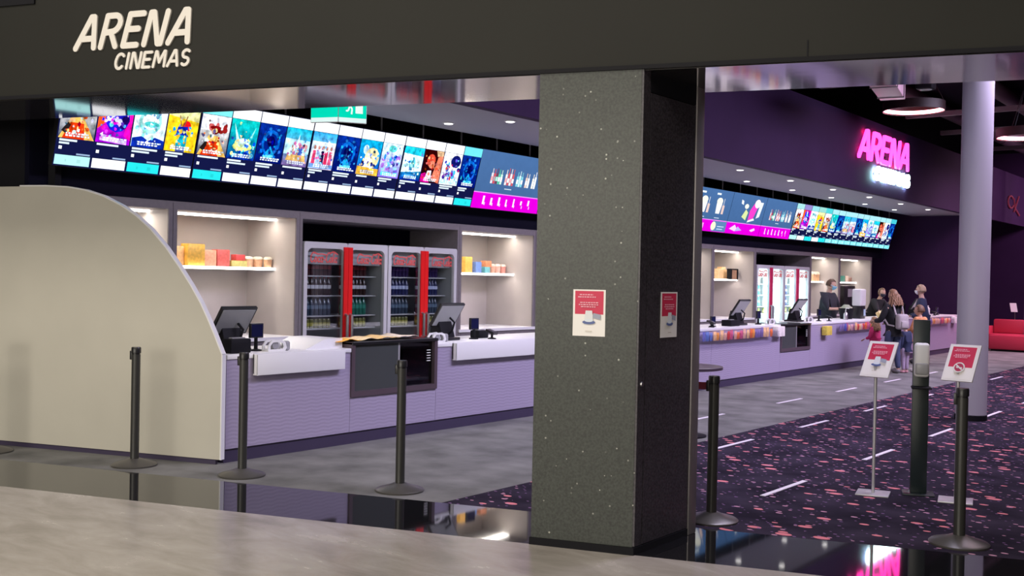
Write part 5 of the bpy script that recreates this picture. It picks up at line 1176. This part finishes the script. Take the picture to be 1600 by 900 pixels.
def person(label, loc, rz, H, J, top, bottom, shoe, hairc, hair='short', mask=None, skin=None, sleeve=1.0, head_yaw=0, head_pit=0, female=False, topname='jacket', legbare=False, child=False):
    """J: joint overrides in units of body height; x forward, y to the left, z up"""
    t = thing('person', label, 'person', loc, rz)
    s = H; sk = skin or SKIN
    hs = H / 1.72 * (1.22 if child else 1.0)
    P = dict(pelvis=(0, 0, 0.53), waist=(0.0, 0, 0.61), chest=(0.0, 0, 0.72), neckb=(0.0, 0, 0.82), neck=(0.01, 0, 0.865), head=(0.015, 0, 0.93),
             sl=(0, 0.105, 0.795), el=(-0.01, 0.13, 0.62), wl=(0.03, 0.13, 0.47), sr=(0, -0.105, 0.795), er=(-0.01, -0.13, 0.62), wr=(0.03, -0.13, 0.47),
             hl=(0, 0.056, 0.47), kl=(0.015, 0.055, 0.28), al=(0, 0.055, 0.045), tl=(0.085, 0.06, 0.018), hr=(0, -0.056, 0.47), kr=(0.015, -0.055, 0.28), ar=(0, -0.055, 0.045), tr=(0.085, -0.06, 0.018))
    P.update(J); P = {k: (v[0] * s, v[1] * s, v[2] * s) for k, v in P.items()}
    p = lambda *ks: [(k, P[k]) for k in ks]
    fx = 0.9 if female else 1.0
    Rb = dict(pelvis=(0.082, 0.062), waist=(0.07, 0.055), chest=(0.085, 0.062), neckb=(0.045, 0.04), neck=(0.03, 0.03), head=(0.03, 0.03), sl=0.034, el=0.024, wl=0.016, sr=0.034, er=0.024, wr=0.016,
              hl=0.05, kl=0.034, al=0.022, tl=0.02, hr=0.05, kr=0.034, ar=0.022, tr=0.02)
    Rb = {k: (tuple(q * s * fx for q in v) if isinstance(v, tuple) else v * s * fx) for k, v in Rb.items()}
    cov = {q: 0.80 for q in ('pelvis', 'waist', 'chest', 'sl', 'sr', 'hl', 'hr', 'kl', 'kr')}
    for q in ('el', 'er'): cov[q] = 0.85
    Rc = {k: (tuple(x * cov.get(k, 1) for x in v) if isinstance(v, tuple) else v * cov.get(k, 1)) for k, v in Rb.items()}
    body = skin_mesh([p('pelvis', 'waist', 'chest', 'neckb', 'neck', 'head'), p('chest', 'sl', 'el', 'wl'), p('chest', 'sr', 'er', 'wr'), p('pelvis', 'hl', 'kl', 'al', 'tl'), p('pelvis', 'hr', 'kr', 'ar', 'tr')], Rc, 'pelvis')
    hc = Vector(P['head']) + Vector((0.01, 0, 0.0)); R = head_mb(body, hc, hs, head_yaw, head_pit)
    for sd, e, w_ in ((1, 'el', 'wl'), (-1, 'er', 'wr')): hand(body, P[w_], Vector(P[w_]) - Vector(P[e]), sd, hs)
    body.build('body', sk, t)
    def grow(keys, k, add=0.006): return {q: (tuple(x * k + add for x in Rb[q]) if isinstance(Rb[q], tuple) else Rb[q] * k + add) for q in keys}
    # garments follow the body
    up = ('pelvis', 'waist', 'chest', 'neckb', 'sl', 'el', 'wl', 'sr', 'er', 'wr')
    G = dict(P)
    for a, b, q in (('el', 'wl', 'wl'), ('er', 'wr', 'wr')): G[q] = tuple(P[a][i] + (P[b][i] - P[a][i]) * (0.93 if sleeve >= 1 else 0.12) for i in range(3))
    g = lambda *ks: [(k, G[k]) for k in ks]
    Rg = grow(up, 1.17, 0.011 * s); Rg['pelvis'] = (Rb['pelvis'][0] * 1.2 + 0.012, Rb['pelvis'][1] * 1.25 + 0.012); Rg['hem'] = (Rb['pelvis'][0] * 1.22 + 0.012, Rb['pelvis'][1] * 1.28 + 0.012); G['hem'] = (P['pelvis'][0], 0, 0.455 * s); Rg['sl'] = Rg['sr'] = Rb['sl'] * 1.38 + 0.011 * s; Rg['neckb'] = tuple(q * 1.05 for q in Rb['neckb'])
    skin_mesh([g('hem', 'pelvis', 'waist', 'chest', 'neckb'), g('chest', 'sl', 'el', 'wl'), g('chest', 'sr', 'er', 'wr')], Rg, 'pelvis').build(topname, top, t)
    if bottom is not None:
        lo = ('pelvis', 'hl', 'kl', 'al', 'hr', 'kr', 'ar'); Rl = grow(lo, 1.16, 0.008 * s); Rl['pelvis'] = tuple(q * 0.70 for q in Rb['pelvis']); B = dict(P)
        for q in ('al', 'ar'): B[q] = (P[q][0], P[q][1], P[q][2] + 0.012 * s)
        b_ = lambda *ks: [(k, B[k]) for k in ks]
        skin_mesh([b_('pelvis', 'hl', 'kl', 'al'), b_('pelvis', 'hr', 'kr', 'ar')], Rl, 'pelvis').build('trousers', bottom, t)
    for a, q in (('al', 'tl'), ('ar', 'tr')):
        A, Q = Vector(P[a]), Vector(P[q]); d = Q - A; d.z = 0; an = math.atan2(d.y, d.x); c = (A + Q) / 2
        mb = MB(); mb.ell((c.x + 0.008 * s * math.cos(an), c.y, 0.03 * s), (0.085 * s, 0.034 * s, 0.031 * s), sub=2, rot=Matrix.Rotation(an, 3, 'Z')); mb.build('shoe', shoe, t)
    # hair
    hm = cloth('hair_%.2f_%.2f_%.2f' % hairc, hairc, 0.55); mb = MB()
    bm = bmesh.new(); bmesh.ops.create_icosphere(bm, subdivisions=3, radius=1)
    dele = []
    for q in bm.verts:
        x, y, z = q.co
        if (x > 0.25 and z < 0.55) or (z < -0.35 and hair == 'short'): dele.append(q)
        wob = 1 + 0.05 * math.sin(9 * x + 7 * z) * math.cos(8 * y)
        q.co = hc + R @ (Vector((x * 0.109 - 0.006, y * 0.088, z * 0.126 + 0.006)) * hs * wob)
    bmesh.ops.delete(bm, geom=dele, context='VERTS'); mb.bm(bm)
    if hair == 'long':
        rnd = random.Random(int(H * 100))
        for k in range(26):
            a = math.radians(95 + 170 * k / 25); st = hc + R @ Vector((0.085 * math.cos(a), 0.078 * math.sin(a), 0.03)) * hs
            pts = [st]
            for j in range(1, 6): pts.append(st + R @ Vector((math.cos(a) * 0.028 * j ** 0.7 + 0.012 * math.sin(1.9 * j + k * 1.7), math.sin(a) * 0.024 * j ** 0.7 + 0.014 * math.cos(1.7 * j + k * 2.3), -0.052 * j + rnd.uniform(-0.012, 0.012))) * hs)
            mb.tube(pts, 0.02 * hs, 6, radii=[0.016 * hs, 0.022 * hs, 0.022 * hs, 0.02 * hs, 0.016 * hs, 0.006 * hs])
    if hair == 'tied': mb.ell(hc + R @ Vector((-0.11, 0, 0.04)) * hs, (0.04 * hs, 0.04 * hs, 0.045 * hs), sub=2)
    ho = mb.build('hair', hm, t)
    if hair == 'long' or hair == 'short':
        sm = ho.modifiers.new('thick', 'SOLIDIFY'); sm.thickness = 0.008 * hs; sm.offset = 0
    for sd in (1, -1): MB().ell(hc + R @ Vector((0.089, 0.030 * sd, 0.018)) * hs, (0.008 * hs, 0.012 * hs, 0.008 * hs), sub=1).build('eye', M_black, t)
    if mask:
        bm = bmesh.new(); bmesh.ops.create_icosphere(bm, subdivisions=3, radius=1); dele = []
        for q in bm.verts:
            x, y, z = q.co
            if x < 0.15 or z > 0.12 or z < -0.9: dele.append(q)
            q.co = hc + R @ (Vector((x * 0.118 + 0.004, y * 0.079, z * 0.105)) * hs)
        bmesh.ops.delete(bm, geom=dele, context='VERTS'); mb = MB(); mb.bm(bm)
        for sd in (1, -1): mb.tube([hc + R @ Vector((0.055, 0.074 * sd, -0.01)) * hs, hc + R @ Vector((0.0, 0.084 * sd, 0.004)) * hs], 0.002, 5)
        mo = mb.build('face_mask', mask, t); sm = mo.modifiers.new('thick', 'SOLIDIFY'); sm.thickness = 0.004; sm.offset = 0
    return t
C_black = cloth('cloth_black', (0.010, 0.010, 0.014)); C_navy = cloth('cloth_navy', (0.020, 0.028, 0.075)); C_jean = cloth('denim', (0.045, 0.06, 0.13))
C_orange = cloth('cloth_orange', (0.62, 0.27, 0.12)); C_pink = cloth('cloth_pink', (0.60, 0.03, 0.16)); C_grey = cloth('cloth_grey', (0.10, 0.10, 0.12)); C_pale = cloth('cloth_pale', (0.40, 0.36, 0.37))
C_suit = cloth('cloth_suit', (0.016, 0.018, 0.030)); M_mask = cloth('mask_blue', (0.25, 0.55, 0.72)); M_maskw = cloth('mask_white', (0.75, 0.78, 0.82)); M_maskb = cloth('mask_dark', (0.03, 0.03, 0.05))
S_dark = cloth('shoe_dark', (0.02, 0.02, 0.025)); S_white = cloth('shoe_white', (0.6, 0.58, 0.56)); S_grey = cloth('shoe_grey', (0.2, 0.19, 0.2)); S_pink = cloth('shoe_pink', (0.6, 0.3, 0.35))
C_legp = cloth('leggings_pale', (0.36, 0.28, 0.40))
D = math.radians
# heading: 0 faces +x (towards the foyer), 180 faces the cabinets
person('man in dark uniform and blue face mask serving behind the counter', (-8.62, 22.35, 0), D(-8), 1.76,
       dict(el=(0.06, 0.15, 0.64), wl=(0.20, 0.16, 0.655), er=(0.07, -0.14, 0.64), wr=(0.20, -0.05, 0.645), head=(0.03, 0, 0.93)), C_suit, C_suit, S_dark, (0.10, 0.05, 0.03), 'short', M_mask, head_yaw=D(18), head_pit=D(14), sleeve=0.2, topname='shirt')
person('woman in black shirt leaning over the counter with both arms forward', (-8.60, 25.15, 0), D(-20), 1.63,
       dict(chest=(0.06, 0, 0.715), neckb=(0.10, 0, 0.80), neck=(0.12, 0, 0.845), head=(0.145, 0, 0.905), sl=(0.09, 0.10, 0.78), sr=(0.09, -0.10, 0.78), el=(0.18, 0.14, 0.65), wl=(0.31, 0.10, 0.60), er=(0.18, -0.13, 0.65), wr=(0.32, -0.08, 0.60)),
       C_black, C_black, S_dark, (0.16, 0.09, 0.05), 'tied', M_maskb, head_yaw=D(-20), head_pit=D(12), sleeve=0.2, female=True, topname='shirt')
wm = person('woman with wavy light brown hair and a black jacket at the counter', (-6.50, 20.15, 0), D(150), 1.58,
       dict(chest=(0.02, 0, 0.72), el=(0.05, 0.15, 0.63), wl=(0.18, 0.13, 0.62), er=(0.06, -0.15, 0.62), wr=(0.19, -0.10, 0.60), kl=(0.03, 0.055, 0.28), kr=(0.0, -0.055, 0.28), ar=(-0.03, -0.06, 0.045), tr=(0.055, -0.07, 0.018)),
       C_black, C_jean, S_grey, (0.24, 0.13, 0.07), 'long', None, head_yaw=D(10), head_pit=D(10), female=True)
person('small girl in a bright pink jacket standing at the counter', (-6.98, 20.55, 0), D(170), 1.02, dict(el=(0.03, 0.14, 0.63), wl=(0.12, 0.13, 0.60)), C_pink, C_grey, S_pink, (0.30, 0.17, 0.09), 'long', None, child=True, female=True)
person('boy in an orange top and dark trousers standing behind the woman', (-6.22, 20.85, 0), D(165), 1.27, dict(el=(0.05, 0.14, 0.64), wl=(0.15, 0.10, 0.62), tr=(0.09, -0.06, 0.018)), C_orange, C_navy, S_white, (0.14, 0.07, 0.04), 'short', None, child=True, head_yaw=D(15))
person('small child in a navy top and pale leggings between woman and boy', (-6.36, 20.45, 0), D(160), 0.95, dict(), C_navy, C_legp, S_pink, (0.25, 0.14, 0.08), 'short', None, child=True)
person('fair haired person in a navy jacket and white mask at the far counter', (-6.85, 23.05, 0), D(200), 1.68, dict(el=(0.03, 0.14, 0.63), wl=(0.14, 0.12, 0.60), er=(0.03, -0.14, 0.63), wr=(0.15, -0.11, 0.60)), C_navy, C_jean, S_dark, (0.42, 0.30, 0.20), 'short', M_maskw, head_yaw=D(-15))
t = thing('backpack', 'pale grey backpack on the back of the woman in black', 'backpack', (-6.50, 20.15, 0), D(150))
MB().rbox(-0.29, -0.15, -0.12, 0.12, 0.84, 1.13, 0.05, 3).build('bag_body', C_pale, t); MB().rbox(-0.32, -0.27, -0.085, 0.085, 0.87, 1.0, 0.022, 2).build('pocket', C_pale, t)
for sd in (1, -1): MB().tube([(-0.16, 0.09 * sd, 1.11), (-0.10, 0.10 * sd, 1.29), (0.03, 0.11 * sd, 1.33), (0.125, 0.12 * sd, 1.22), (0.12, 0.13 * sd, 1.05), (-0.02, 0.15 * sd, 0.92), (-0.15, 0.12 * sd, 0.90)], 0.016, 6).build('strap', C_pale, t)
t = thing('popcorn_tub', 'yellow cream popcorn tub handed over beside the woman in black', 'tub', (-7.62, 22.9, ZC)); MB().lathe([(0.10, 0), (0.15, 0.11), (0.155, 0.115)], 16).build('bucket', mat('tub_cream', (0.8, 0.62, 0.25), 0.5), t)
mb = MB(); rnd = random.Random(4)
for k in range(30): a = rnd.uniform(0, 2 * PI); r = rnd.uniform(0, 0.13); mb.ell((r * math.cos(a), r * math.sin(a), 0.11 + 0.04 * (1 - r / 0.13) + rnd.uniform(0, 0.02)), (0.03, 0.028, 0.025), sub=1)
tag(mb.build('popcorn', mat('popcorn', (0.85, 0.72, 0.40), 0.8), t), kind='stuff')
